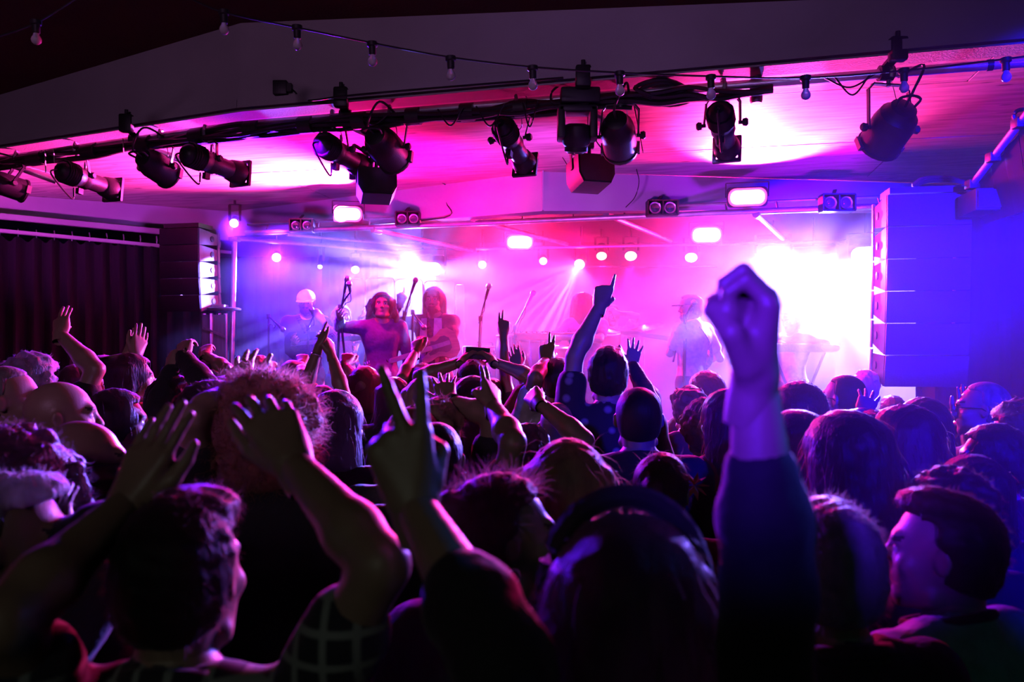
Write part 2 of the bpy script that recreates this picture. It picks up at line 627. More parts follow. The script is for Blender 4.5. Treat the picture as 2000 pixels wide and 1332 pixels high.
# the stage
b = MB()
s0, s1 = Vector((-3.4, 7.55, 0)), Vector((4.25, 5.95, 0))
poly = [(s0.x, s0.y), (s1.x, s1.y), (4.25, 10.58), (-5.5, 10.58), (-5.5, 8.6), (-3.4, 8.5)]
b.prism(poly, 0.8, (0, 0, 0), (1, 0, 0), (0, 1, 0), (0, 0, 1))
st = b.build('stage', 'stage_deck')
tag(st, 'raised black stage that the band plays on', 'stage')
st['kind'] = 'structure'

# haze
hz = bpy.data.materials.new('haze')
hz.use_nodes = True
nt = hz.node_tree
nt.nodes.remove(nt.nodes['Principled BSDF'])
vs_ = nt.nodes.new('ShaderNodeVolumeScatter')
vs_.inputs['Color'].default_value = (1, 1, 1, 1)
vs_.inputs['Density'].default_value = 0.068
vs_.inputs['Anisotropy'].default_value = 0.35
nt.links.new(vs_.outputs[0], nt.nodes['Material Output'].inputs['Volume'])
M['haze'] = hz
b = MB()
b.box((0, 0, 0), (7.3, 3.9, 2.60))
h = b.build('haze', 'haze', smooth=False)
h.location = (0.62, 8.62, 2.11)
h.rotation_euler = (0, 0, R(-11.8))
tag(h, 'smoky haze hanging over the stage', 'haze', kind='stuff')
hz2 = hz.copy()
hz2.name = 'thin_haze'
hz2.node_tree.nodes['Volume Scatter'].inputs['Density'].default_value = 0.03
hz2.node_tree.nodes['Volume Scatter'].inputs['Anisotropy'].default_value = -0.35
M['thin_haze'] = hz2
b = MB()
b.box((0, 0, 0), (3.5, 4.5, 1.75))
h = b.build('haze', 'thin_haze', smooth=False)
h.location = (2.45, 3.58, 1.80)
tag(h, 'thinner haze in the added blue light over the crowd by the speaker column', 'haze', kind='stuff')
# ================================================================ the lamp pipe under the beam
def pipe_at(px, back=0.10, dz=-0.055):
    return beam_point(px, back, dz)


root = thing('lighting_pipe', pipe_at(1000), 'steel scaffold pipe slung under the painted beam', 'pipe')
b = MB()
b.tube([pipe_at(x) for x in (-160, 0, 200, 470, 800, 1200, 1600, 2000, 2120)], 0.025, 12)
b.build('pipe', 'pipe', root)
for x in (265, 675, 1135, 1730):
    p = pipe_at(x)
    b = MB()
    b.box(p + Vector((0, -0.13, 0.075)), (0.085, 0.06, 0.12), bev=0.012)
    b.cyl(p + Vector((0, -0.13, 0.13)), p + Vector((0, -0.13, 0.165)), 0.012)
    b.cyl(p + Vector((-0.035, 0, 0)), p + Vector((0.035, 0, 0)), 0.04)
    b.bar(p + Vector((0, -0.11, 0.05)), p + Vector((0, 0, 0.03)), 0.05, 0.015)
    b.build('hanging_clamp', 'black_metal', root)
for x, dx, L in ((265, 90, 0.45), (670, 60, 0.35), (10, 55, 0.35), (1135, 55, 0.3)):
    p = pipe_at(x) + Vector((0, 0.03, -0.03))
    q = p + Vector((L * 0.8, 0.15, -0.10))
    MB().tube([p - (q - p) * 0.1, q], 0.024, 12).build('cross_tube', 'pipe', root)
for x in (1935, 1965):
    p, q = pipe_at(x - 8), pipe_at(x + 4)
    MB().tube([p, q], 0.029, 12).build('tape_band', 'black_plastic', root)

# bundled cables along the pipe
root = thing('cable_bundle', pipe_at(500), 'thick bundle of black cables strapped along the lamp pipe', 'cable')
rr = random.Random(5)
for k in range(6):
    pts = []
    x = -140
    while x < (1560 if k < 3 else 1260):
        dz = -0.035 + 0.03 * math.sin(k * 1.3 + x * 0.011) + rr.uniform(-0.012, 0.012)
        pts.append(pipe_at(x, 0.05 + 0.018 * k, -0.06 + dz))
        x += 55
    MB().tube(curve_pts(pts, 3), 0.013 + 0.003 * (k % 3), 6).build('cable', 'cable', root)
for x in list(range(60, 1100, 105)):
    p, q = pipe_at(x, 0.09, -0.09), pipe_at(x + 26, 0.09, -0.09)
    MB().tube([p, q], 0.052, 10).build('strap', 'black_plastic', root)
for x, ln in ((88, 0.16), (105, 0.1), (240, 0.1)):
    p = pipe_at(x, 0.0, -0.06)
    MB().bar(p, p + Vector((0.005, 0, -ln)), 0.012, 0.003).build('tape_tail', 'cloth_tape', root)
for x0, x1, sag in ((855, 905, 0.10), (700, 760, 0.06), (930, 985, 0.12), (1020, 1050, 0.14), (1610, 1710, 0.06), (1630, 1700, 0.10)):
    a, c = pipe_at(x0, 0.02, -0.08), pipe_at(x1, 0.02, -0.08)
    m_ = (a + c) / 2 - Vector((0, 0, sag))
    MB().tube(curve_pts([a, m_, c], 8), 0.005, 6).build('loop', 'cable', root)
# a bigger black bag of cable
root = thing('cable_coil', pipe_at(1290), 'lumpy coil of black cable stuffed behind the pipe', 'cable')
for k in range(4):
    c = pipe_at(1290, 0.06 + 0.02 * k, -0.05 - 0.01 * k)
    pts = [c + Vector((0.14 * math.cos(a) + 0.02 * k, 0.02 * math.sin(3 * a), 0.04 * math.sin(a))) for a in np.linspace(0, 2 * math.pi, 20, endpoint=False)]
    MB().tube(pts, 0.012, 6, closed=True).build('loop', 'cable', root)

root = thing('hanging_tube', pipe_at(1478, 0.05), 'short fat tube hanging straight down from the pipe', 'tube')
p = at(1477, 150, pipe_at(1478).y + 0.06)
q = at(1477, 202, p.y)
MB().lathe(p, q - p, [(0, 0.03), (0.02, 0.034), ((q - p).length - 0.015, 0.034), ((q - p).length, 0.028)], 16).build('shell', 'grey_metal', root)

# junction box on the beam
p = beam_point(548, -0.02)
c = at(548, 172, p.y - 0.02)
root = thing('junction_box', c, 'small black junction box screwed to the beam face', 'junction box')
MB().box(c, (0.085, 0.05, 0.085), bev=0.006).build('box', 'black_plastic', root)
MB().box(c + Vector((0.055, 0, 0)), (0.03, 0.04, 0.05)).build('plug', 'black_plastic', root)
pts = [c + Vector((0.06, 0, 0)), at(578, 182, c.y), at(585, 196, c.y), at(620, 195, c.y - 0.1), at(670, 188, c.y - 0.2), at(800, 176, c.y - 0.35), at(1100, 152, c.y - 0.75)]
MB().tube(curve_pts(pts, 6), 0.006, 6).build('cord', 'cable', root)


# ---------------------------------------------------------------- lamps
def yoke_and_clamp(root, pivot, axis, halfw, top, wd=0.028, ref_s=None):
    s = ref_s or Vector((1, 0, 0))
    s = (s - axis * s.dot(axis)).normalized()
    s.z = 0
    s.normalize()
    t = Vector((pivot.x * 0.5 + top.x * 0.5, pivot.y * 0.5 + top.y * 0.5, top.z - 0.07))
    t2 = Vector((top.x, top.y, top.z - 0.06))
    b = MB()
    pts = [pivot + s * halfw, t2 + s * halfw * 0.92 + Vector((0, 0, -0.03)), t2 + s * halfw * 0.7, t2 - s * halfw * 0.7, t2 - s * halfw * 0.92 + Vector((0, 0, -0.03)), pivot - s * halfw]
    ref = s.cross(Vector((0, 0, 1)))
    for i in range(len(pts) - 1):
        d = (pts[i + 1] - pts[i])
        n2 = Vector((0, 1, 0))
        b.bar(pts[i] - d.normalized() * 0.004, pts[i + 1] + d.normalized() * 0.004, 0.007, wd, ref=n2)
    b.build('yoke', 'black_metal', root)
    b = MB()
    b.cyl(t2 + Vector((0, 0, -0.01)), t2 + Vector((0, 0, 0.03)), 0.012)
    b.tube([t2 + Vector((0, -0.035, 0.03)), t2 + Vector((0, -0.04, 0.06)), t2 + Vector((0, -0.02, 0.095)), t2 + Vector((0, 0.015, 0.10)), t2 + Vector((0, 0.035, 0.075)), t2 + Vector((0, 0.03, 0.03)), t2 + Vector((0, 0, 0.02))], 0.012, 6)
    b.build('hook_clamp', 'grey_metal', root)
    for sg in (1, -1):
        b = MB()
        b.cyl(pivot + s * sg * (halfw - 0.01), pivot + s * sg * (halfw + 0.03), 0.010)
        b.lathe(pivot + s * sg * (halfw + 0.012), s * sg, [(0, 0.02), (0.02, 0.024), (0.03, 0.016)], 8)
        b.build('knob', 'black_plastic', root)
    # safety wire
    b = MB()
    b.tube(curve_pts([t2 + Vector((0.02, 0.02, 0.05)), (t2 + pivot) / 2 + Vector((0.05, 0.02, 0.0)), pivot + Vector((0.0, 0.02, 0.05))], 6), 0.003, 5)
    b.build('safety_wire', 'steel', root)
    return s


def aim_points(rear, front, Y, L):
    a = at(rear[0], rear[1], Y)
    lat = math.hypot(front[0] - rear[0], front[1] - rear[1]) / FP * Y
    dy = math.sqrt(max(L * L - lat * lat, 0.01))
    c = at(front[0], front[1], Y + dy)
    return a, c


def profile_lamp(rear, front, top_px, label, L=0.62, k=1.0, swing=1):
    top = pipe_at(top_px[0])
    top.z = min(top.z, at(top_px[0], top_px[1], top.y).z)
    a, c = aim_points(rear, front, top.y - 0.1, L)
    d = (c - a).normalized()
    L = (c - a).length
    root = thing('profile_lamp', top, label, 'stage lamp', 'long profile lamps on the front pipe')
    MB().lathe(a, d, [(0, 0.03 * k), (0.02, 0.058 * k), (0.06, 0.075 * k), (L * 0.18, 0.078 * k), (L * 0.33, 0.078 * k), (L * 0.36, 0.07 * k), (L * 0.40, 0.07 * k)], 12).build('lamp_house', 'black_metal', root)
    b = MB()
    for q in range(6):
        t = L * (0.09 + 0.035 * q)
        b.lathe(a + d * t, d, [(0, 0.080 * k), (0.008, 0.085 * k), (0.012, 0.080 * k)], 12)
    b.build('cooling_fins', 'black_metal', root)
    MB().lathe(a + d * L * 0.38, d, [(0, 0.066 * k), (0.03, 0.074 * k), (L * 0.12, 0.074 * k), (L * 0.13, 0.062 * k), (L * 0.40, 0.062 * k), (L * 0.42, 0.072 * k), (L * 0.56, 0.086 * k), (L * 0.60, 0.086 * k)], 14).build('barrel', 'black_metal', root)
    MB().lathe(a + d * (L * 0.972), d, [(0, 0.07 * k), (0.01, 0.074 * k), (0.016, 0.05 * k)], 14).build('lens', 'lens', root)
    s, _, u = frame_from(d)
    rot = Matrix((s, d, u)).transposed()
    b = MB()
    for e, (ox, oz, sx, sz) in enumerate(((0, 0.078, 0.17, 0.022), (0, -0.078, 0.17, 0.022), (0.078, 0, 0.022, 0.17), (-0.078, 0, 0.022, 0.17))):
        b.box(a + d * (L * 1.0) + (s * ox + u * oz) * k, (sx * k, 0.02, sz * k), rot)
    b.build('gel_frame', 'black_metal', root)
    for sg in (1, -1):
        p = a + d * L * 0.42 + u * sg * 0.065 * k + s * 0.02 * sg
        MB().bar(p, p + u * sg * 0.05, 0.016, 0.006, ref=d).build('shutter', 'grey_metal', root)
    b = MB()
    p = a + d * L * 0.40 - u * 0.08 * k
    b.box(p - u * 0.02, (0.03, 0.04, 0.04), rot)
    b.build('focus_knob', 'black_plastic', root)
    yoke_and_clamp(root, a + d * L * 0.36, d, 0.105 * k, top, ref_s=Vector((0.9, 0.35 * swing, 0)))
    q = a - d * 0.0
    MB().tube(curve_pts([q, q - d * 0.05 - Vector((0, 0, 0.05)), q + d * 0.12 - Vector((0, 0, 0.17)), a + d * L * 0.3 - u * 0.09 * k], 7), 0.006, 6).build('cord', 'cable', root)
    return root


def par_lamp(rear, front, top_px, label, rad=0.105, L=0.36, back_handle=True):
    top = pipe_at(top_px[0])
    top.z = min(top.z, at(top_px[0], top_px[1], top.y).z)
    a, c = aim_points(rear, front, top.y - 0.1, L)
    d = (c - a).normalized()
    L = (c - a).length
    root = thing('par_can', top, label, 'stage lamp', 'par cans on the front pipe')
    MB().lathe(a, d, [(0, rad * 0.35), (0.01, rad * 0.62), (L * 0.16, rad * 0.72), (L * 0.22, rad * 0.9), (L * 0.42, rad), (L * 0.94, rad), (L * 0.95, rad * 1.07), (L, rad * 1.07), (L, rad * 0.96), (L * 0.93, rad * 0.93)], 20, cap=True).build('can', 'black_metal', root)
    MB().lathe(a + d * L * 0.93, d, [(0, rad * 0.9), (0.012, rad * 0.86), (0.03, rad * 0.5), (0.035, rad * 0.1)], 20).build('lens', 'lens', root)
    s, _, u = frame_from(d)
    rot = Matrix((s, d, u)).transposed()
    for sg in (-1, 1):
        MB().box(a + d * L * 0.97 + s * sg * rad * 1.05, (0.02, 0.03, rad * 0.7), rot).build('clip', 'grey_metal', root)
    if back_handle:
        pts = [a + s * 0.05, a - d * 0.05 + s * 0.055, a - d * 0.07, a - d * 0.05 - s * 0.055, a - s * 0.05]
        MB().tube(curve_pts(pts, 4), 0.007, 6).build('handle', 'black_metal', root)
    yoke_and_clamp(root, a + d * L * 0.55, d, rad * 1.12, top, 0.03, Vector((0.95, 0.3, 0)))
    MB().tube(curve_pts([a, a - d * 0.08 + Vector((0, 0, 0.02)), a - d * 0.06 + Vector((0.06, 0, 0.16)), top + Vector((0.05, 0.0, -0.02))], 7), 0.007, 6).build('cord', 'cable', root)
    return root


par_lamp((-35, 345), (48, 374), (35, 300), 'black lamp half cut off by the frame edge, first on the pipe', 0.085, 0.40)
profile_lamp((112, 330), (221, 371), (150, 288), 'long black profile lamp on the pipe above the black curtain', 0.62)
par_lamp((276, 306), (330, 342), (315, 262), 'short black par can between the two long lamps over the curtain end', 0.095, 0.33)
profile_lamp((357, 297), (470, 340), (402, 258), 'long black profile lamp pointing down at the band, gel frame towards the stage', 0.60)
profile_lamp((622, 276), (706, 325), (650, 228), 'long black profile lamp hanging in front of the pale glow on the ceiling', 0.55, 0.95)
par_lamp((730, 262), (772, 310), (762, 218), 'black par can above the first hung monitor speaker', 0.105, 0.34)
profile_lamp((977, 240), (1026, 322), (1008, 192), 'black profile lamp tipped steeply down beside the moving head', 0.50, 0.88, -1)
par_lamp((1203, 232), (1212, 292), (1212, 178), 'black par can hanging just beside the moving head lamp', 0.098, 0.34, False)
profile_lamp((1404, 212), (1420, 292), (1412, 158), 'black profile lamp seen nearly end on against the white ceiling glow', 0.46, 0.92, -1)
par_lamp((1768, 208), (1716, 284), (1735, 140), 'big black par can on the pipe near the speaker column', 0.11, 0.33)

# moving head
Ym = pipe_at(1130).y - 0.02
root = thing('moving_head_lamp', at(1130, 165, Ym), 'black moving head lamp with square yoke hanging under the pipe', 'stage lamp')
px = Ym / FP
MB().box(at(1132, 192, Ym), (76 * px, 0.16, 30 * px), bev=0.012).build('base', 'black_plastic', root)
for sg in (-1, 1):
    b = MB()
    b.box(at(1127 + sg * 31, 242, Ym), (15 * px, 0.12, 64 * px), bev=0.012)
    b.build('yoke_arm', 'black_plastic', root)
MB().box(at(1127, 216, Ym), (76 * px, 0.12, 14 * px), bev=0.012).build('yoke_bridge', 'black_plastic', root)
hd = at(1126, 252, Ym)
MB().lathe(hd + Vector((0, -0.02, 0.025)), Vector((0, 0.35, -1)), [(0, 0.045), (0.01, 0.072), (0.06, 0.082), (0.11, 0.078), (0.125, 0.066), (0.15, 0.066), (0.155, 0.058)], 20).build('head', 'black_plastic', root)
MB().lathe(hd + Vector((0, -0.02, 0.025)) + Vector((0, 0.35, -1)).normalized() * 0.152, Vector((0, 0.35, -1)), [(0, 0.058), (0.01, 0.05), (0.016, 0.02)], 20).build('lens', 'lens', root)
MB().tube(curve_pts([at(1118, 200, Ym), at(1080, 200, Ym), at(1078, 180, Ym), at(1095, 165, Ym)], 6), 0.007, 6).build('cord', 'cable', root)
b = MB()
for sg in (-1, 1):
    b.cyl(at(1130 + sg * 18, 180, Ym), at(1130 + sg * 18, 150, Ym), 0.012)
b.build('clamp', 'grey_metal', root)


# hung monitor speakers
def hung_speaker(cx, cy_, wpx, hpx, Y, label, turn):
    p = at(cx, cy_, Y)
    W, Hh, D = wpx / FP * Y, hpx / FP * Y, 0.22
    root = thing('monitor_speaker', p + Vector((0, 0, Hh * 0.8)), label, 'speaker', 'small speakers hung over the stage edge')
    rot = Euler((R(-8), 0, R(turn))).to_matrix()
    poly = [(-W / 2, -Hh * 0.18), (-W * 0.38, -Hh / 2), (W * 0.38, -Hh / 2), (W / 2, -Hh * 0.18), (W / 2, Hh * 0.5), (-W / 2, Hh * 0.5)]
    ex, ey, ez = rot @ Vector((1, 0, 0)), rot @ Vector((0, 0, 1)), rot @ Vector((0, 1, 0))
    MB().prism(poly, D, p - ez * D / 2, ex, ey, ez).build('cabinet', 'black_plastic', root)
    g = [(x * 0.93, y * 0.93) for x, y in poly]
    MB().prism(g, 0.012, p - ez * (D / 2 + 0.012), ex, ey, ez).build('grille', 'black_metal', root)
    b = MB()
    top = p + ey * (Hh * 0.5 + 0.035)
    b.bar(top - ex * W * 0.52, top + ex * W * 0.52, 0.03, 0.008, ref=ey)
    for sg in (-1, 1):
        b.bar(top + ex * sg * W * 0.52, p + ex * sg * W * 0.52 + ey * 0.02, 0.006, 0.03, ref=ez)
    b.build('bracket', 'black_metal', root)
    b = MB()
    b.cyl(top, Vector((top.x, top.y + 0.02, ZC)), 0.012)
    b.bar(top + Vector((-0.02, 0, 0.08)), top + Vector((-0.13, -0.1, 0.13)), 0.03, 0.012)
    b.box(top + Vector((0, 0, 0.06)), (0.06, 0.05, 0.04), bev=0.006)
    b.build('arm', 'black_metal', root)
    MB().tube(curve_pts([p + ez * D / 2 + ex * W * 0.3, top + ex * W * 0.5 + Vector((0, 0.1, 0.02)), top + ex * 0.05 + Vector((0, 0.03, 0.1))], 6), 0.004, 6).build('cord', 'cable', root)


hung_speaker(735, 364, 74, 52, 5.2, 'small black wedge speaker hung over the stage edge beside the long lamp', 14)
hung_speaker(1153, 340, 74, 56, 5.0, 'small black wedge speaker hung below the moving head lamp', 16)

# ---------------------------------------------------------------- festoon strings
YS = 3.6


def festoon(pts, bulbs, label):
    root = thing('string_light', at(*pts[0], YS), label, 'string light')
    MB().tube(curve_pts([at(x, y, YS) for x, y in pts], 5), 0.0045, 6).build('wire', 'cable', root)
    for (x, y) in bulbs:
        p = at(x, y, YS)
        s = MB()
        s.lathe(p + Vector((0, 0, 0.012)), Vector((0.03, 0, -1)), [(0, 0.012), (0.004, 0.024), (0.022, 0.024), (0.026, 0.017), (0.060, 0.016), (0.062, 0.013)], 12)
        s = s.build('socket', 'black_plastic', root)
        g = MB()
        g.lathe(p + Vector((0.0012, 0, -0.048)), Vector((0.03, 0, -1)), [(0, 0.011), (0.010, 0.013), (0.020, 0.0195), (0.031, 0.0225), (0.042, 0.0195), (0.050, 0.011), (0.053, 0.003)], 14)
        g.build('bulb', 'bulb', s)


mb_ = bpy.data.materials.new('bulb')
mb_.use_nodes = True
bn = mb_.node_tree.nodes['Principled BSDF']
bn.inputs['Base Color'].default_value = (0.86, 0.84, 0.86, 1)
bn.inputs['Roughness'].default_value = 0.12
bn.inputs['Transmission Weight'].default_value = 0.35
nzb = mb_.node_tree.nodes.new('ShaderNodeTexNoise')
nzb.inputs['Scale'].default_value = 40
mb_.node_tree.links.new(nzb.outputs[0], bn.inputs['Coat Weight'])
M['bulb'] = mb_
festoon([(352, -12), (437, 24), (580, 54), (727, 84), (880, 112), (1040, 131), (1210, 142), (1390, 149), (1573, 152), (1765, 138), (1965, 115), (2040, 104)],
        [(437, 24), (580, 54), (727, 86), (880, 114), (1040, 133), (1210, 144), (1388, 151), (1573, 152), (1765, 138), (1964, 117)],
        'black festoon wire with clear bulbs looping across the whole beam')
festoon([(-30, 80), (70, 45), (160, -10)], [(70, 44)], 'short stretch of festoon wire with one bulb on the brown ceiling corner')

# ---------------------------------------------------------------- stage truss pipe along the header
TP0, TP1 = at(480, 455, 7.6), at(1760, 401, 6.25)


def truss(px, dz=0.0, dy=0.0):
    k = (px - HX) / FP
    t = (k * TP0.y - TP0.x) / ((TP1.x - TP0.x) - k * (TP1.y - TP0.y))
    p = TP0.lerp(TP1, t)
    return p + Vector((0, dy, dz))


root = thing('stage_truss', truss(1000), 'pale steel truss rail running across the front of the stage', 'truss')
MB().tube([TP0, TP1], 0.024, 10).build('rail', 'pipe', root)
MB().tube([TP0 + Vector((0, 0.05, 0.09)), TP1 + Vector((0, 0.05, 0.085))], 0.012, 8).build('upper_rail', 'grey_metal', root)
for x0, y0, x1, y1, Yb in ((735, 450, 922, 489, 8.6), (930, 431, 1108, 477, 8.5), (1188, 421, 1310, 471, 8.3), (1478, 420, 1530, 466, 8.3)):
    a = at(x0, y0, truss(x0).y + 0.03)
    c = at(x1, y1, Yb)
    MB().tube([a, c], 0.022, 8).build('brace', 'pipe', root)
    MB().lathe(a - (c - a).normalized() * 0.05, c - a, [(0, 0.03), (0.10, 0.034), (0.12, 0.02)], 10).build('coupler', 'steel', root)
MB().tube([at(450, 466, 7.9), at(620, 478, 8.6), at(900, 505, 9.9)], 0.022, 8).build('side_rail', 'pipe', root)
MB().tube([at(560, 458, 7.9), at(905, 488, 9.9)], 0.018, 8).build('side_rail', 'pipe', root)
MB().tube([at(930, 486, 9.3), at(1730, 470, 8.4)], 0.018, 8).build('rear_rail', 'pipe', root)
MB().tube([at(1120, 522, 9.7), at(1400, 520, 9.6)], 0.016, 8).build('lamp_rail', 'grey_metal', root)
for x in range(520, 1740, 100):
    p = truss(x)
    MB().bar(p, p + Vector((0, 0.05, 0.088)), 0.012, 0.012).build('web', 'grey_metal', root)

# upright pole by the speaker column
root = thing('scaffold_pole', at(452, 720, 7.7), 'pale upright scaffold pole at the stage corner', 'pole')
pa, pb = at(458, 470, 7.7), at(449, 860, 7.7)
MB().tube([pa, pb], 0.026, 12).build('tube', 'pipe', root)
MB().box(at(458, 468, 7.7), (0.09, 0.09, 0.04), bev=0.006).build('cap_clamp', 'grey_metal', root)
MB().box(at(446, 882, 7.7), (0.3, 0.3, 0.02)).build('foot_plate', 'grey_metal', root)


# twin lamp blinders on the rail
def twin_blinder(cx, cy_, wpx, hpx, label):
    Y = truss(cx).y - 0.04
    p = at(cx, cy_, Y)
    W, Hh = wpx / FP * Y, hpx / FP * Y
    root = thing('twin_blinder', p, label, 'stage lamp', 'unlit twin lamp blinders on the truss rail')
    b = MB()
    for ox, oz, sx, sz in ((0, Hh / 2, W, 0.012), (0, -Hh / 2, W, 0.012), (W / 2, 0, 0.012, Hh), (-W / 2, 0, 0.012, Hh), (0, 0, 0.012, Hh)):
        b.box(p + Vector((ox, 0, oz)), (sx, 0.10, sz))
    b.build('frame', 'black_metal', root)
    MB().box(p + Vector((0, 0.06, 0)), (W * 0.98, 0.02, Hh * 0.98)).build('back', 'black_metal', root)
    for sg in (-1, 1):
        c = p + Vector((sg * W / 4, -0.02, 0))
        MB().lathe(c, Vector((0, -1, 0)), [(-0.06, 0.02), (-0.03, W * 0.17), (0.0, W * 0.20), (0.008, W * 0.20), (0.004, W * 0.17)], 16).build('reflector', 'steel', root)
        MB().lathe(c, Vector((0, -1, 0)), [(0, W * 0.165), (0.012, W * 0.13), (0.018, 0.01)], 16).build('lens', 'lens', root)
    MB().bar(p + Vector((-0.03, 0, Hh / 2)), p + Vector((0.0, 0.04, Hh / 2 + 0.05)), 0.03, 0.01).build('bracket', 'black_metal', root)


twin_blinder(590, 441, 44, 24, 'twin lamp blinder close to the speaker column end of the truss rail')
twin_blinder(797, 428, 46, 26, 'twin lamp blinder just past the first glowing pink panel')
twin_blinder(1293, 407, 58, 28, 'twin lamp blinder in the purple middle of the truss rail')
twin_blinder(1635, 397, 62, 32, 'twin lamp blinder in the pale blue light near the big speaker column')


def rounded(w_, h_, r, n=6):
    out = []
    for cx, cy2, a0 in ((w_ / 2 - r, h_ / 2 - r, 0), (-w_ / 2 + r, h_ / 2 - r, 90), (-w_ / 2 + r, -h_ / 2 + r, 180), (w_ / 2 - r, -h_ / 2 + r, 270)):
        for k in range(n + 1):
            a = R(a0 + 90 * k / n)
            out.append((cx + r * math.cos(a), cy2 + r * math.sin(a)))
    return out


def pink_panel(cx, cy_, wpx, hpx, Y, label, power, up=None, col=PINK):
    p = at(cx, cy_, Y)
    W, Hh = wpx / FP * Y, hpx / FP * Y
    root = thing('glowing_panel', p, label, 'stage lamp', 'glowing pink strobe panels')
    d = (Vector((p.x * 0.3, 0.0, 1.7)) - p).normalized()
    s, d, u = frame_from(d)
    MB().prism(rounded(W + 0.05, Hh + 0.05, 0.03), 0.09, p - d * 0.095, s, u, d).build('housing', 'black_metal', root)
    MB().prism(rounded(W, Hh, Hh * 0.45), 0.012, p - d * 0.006, s, u, d).build('lit_face', 'glow_pink', root)
    MB().prism(rounded(W + 0.036, Hh + 0.036, (Hh + 0.036) * 0.42), 0.010, p - d * 0.009, s, u, d).build('halo_ring', 'halo_red', root)  # added glowing ring that draws the panel's red halo, not a lamp part
    b = MB()
    for sg in (-1, 1):
        b.bar(p + s * sg * (W / 2 + 0.035) - d * 0.05, p + s * sg * (W / 2 + 0.035) - d * 0.05 + u * (Hh / 2 + 0.06), 0.008, 0.03, ref=d)
    b.bar(p - s * (W / 2 + 0.035) - d * 0.05 + u * (Hh / 2 + 0.06), p + s * (W / 2 + 0.035) - d * 0.05 + u * (Hh / 2 + 0.06), 0.03, 0.008, ref=u)
    b.build('yoke', 'black_metal', root)
    area('panel_light', p + d * 0.02, p + d + Vector((0, 0, -0.35)), col, power, W * 0.9, Hh * 0.8, root)
    if up:
        spot('panel_uplight', p + d * 0.05 + Vector((0, 0, -0.10)), Vector(up[0]), up[1], up[2], up[3], 0.75, 0.03, parent=root)
    return root


UPL, UPR = at(680, 418, 7.05), at(1460, 385, 6.36)
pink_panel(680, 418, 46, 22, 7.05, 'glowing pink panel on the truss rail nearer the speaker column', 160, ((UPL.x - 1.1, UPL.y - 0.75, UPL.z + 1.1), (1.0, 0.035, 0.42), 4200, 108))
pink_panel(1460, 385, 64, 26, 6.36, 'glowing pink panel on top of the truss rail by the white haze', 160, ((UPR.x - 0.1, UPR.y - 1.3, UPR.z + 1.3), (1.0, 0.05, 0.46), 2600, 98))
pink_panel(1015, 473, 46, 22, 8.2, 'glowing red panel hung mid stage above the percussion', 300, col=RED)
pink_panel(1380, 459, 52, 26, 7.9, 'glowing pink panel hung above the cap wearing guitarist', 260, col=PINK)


def small_lamp(cx, cy_, Y, label, col, power, target, rad=0.055, angle=70, face='glow_ice', gob=None, soft=0.05, blend=0.6, rays=()):
    p = at(cx, cy_, Y)
    d = (Vector(target) - p).normalized()
    root = thing('small_stage_lamp', p, label, 'stage lamp', 'small lit lamps over the stage')
    MB().lathe(p - d * 0.20, d, [(0, rad * 0.5), (0.02, rad * 0.9), (0.12, rad * 1.05), (0.195, rad * 1.1), (0.20, rad * 1.15)], 14).build('can', 'black_metal', root)
    MB().lathe(p - d * 0.002, d, [(0, rad), (0.008, rad * 0.95), (0.02, rad * 0.4)], 16).build('lit_lens', face, root)
    t = p - d * 0.1
    b = MB()
    for sg in (-1, 1):
        b.bar(t + Vector((sg * rad * 1.25, 0, 0)), t + Vector((sg * rad * 1.25, 0, 0.16)), 0.006, 0.025)
    b.bar(t + Vector((-rad * 1.25, 0, 0.16)), t + Vector((rad * 1.25, 0, 0.16)), 0.025, 0.006)
    b.cyl(t + Vector((0, 0, 0.16)), Vector((t.x, t.y, max(3.419, t.z + 0.2))), 0.012)
    b.build('yoke', 'black_metal', root)
    spot('lamp_beam', p + d * 0.03, Vector(target), col, power, angle, blend, soft, gob, root)
    for tx, ty, tY, pw, an in rays:
        spot('lamp_ray', p + d * 0.03, at(tx, ty, tY), col, pw, an, 0.5, 0.01, None, root)
    return root


small_lamp(457, 436, 7.6, 'small white lamp lit on the header beside the speaker column', VIO, 2000, (-1.2, 2.0, 1.0), 0.04, 60)
small_lamp(540, 503, 8.4, 'small white lamp lit under the side rail near the pole', VIO, 2000, (-1.0, 3.0, 1.2), 0.045, 60)
small_lamp(625, 521, 8.9, 'thin tilted lamp lit further along the side rail', VIO, 900, (-1.9, 6.8, 0.8), 0.025, 50)
small_lamp(694, 527, 9.2, 'small white lamp lit above the white cap player', VIO, 2000, (-1.2, 5.2, 0.9), 0.045, 50)
small_lamp(942, 517, 9.4, 'small white lamp lit at the edge of the pink backdrop', ICE, 500, (-0.4, 4.0, 1.0), 0.045, 60)
small_lamp(1061, 510, 9.5, 'small pink lamp lit beside the streaming pink beam', PINK, 60, (0.2, 4.0, 1.0), 0.045, 60, 'glow_warm')
small_lamp(1132, 516, 9.2, 'lamp throwing a wide streaked pink white beam over the keyboard', (1.0, 0.05, 0.33), 1600, at(985, 800, 6.6), 0.06, 58, 'glow_warm', (11.0, 0.46, 0.60, 3.1), 0.02, 0.3,
           ((560, 800, 8.2, 26000, 4), (640, 860, 8.1, 30000, 3.5), (740, 900, 8.1, 42000, 4), (830, 900, 8.1, 30000, 3), (900, 910, 8.1, 70000, 5), (970, 910, 8.1, 60000, 4.5), (1020, 910, 8.1, 30000, 3)))
small_lamp(1175, 500, 9.4, 'first of the round pink lamps on the rear rail, next to the beam', PINK, 800, at(1175, 900, 7.4), 0.06, 46, 'glow_warm')
small_lamp(1232, 500, 9.4, 'round pink lamp above the raised pointing finger', PINK, 1000, at(1230, 900, 7.4), 0.07, 46, 'glow_warm')
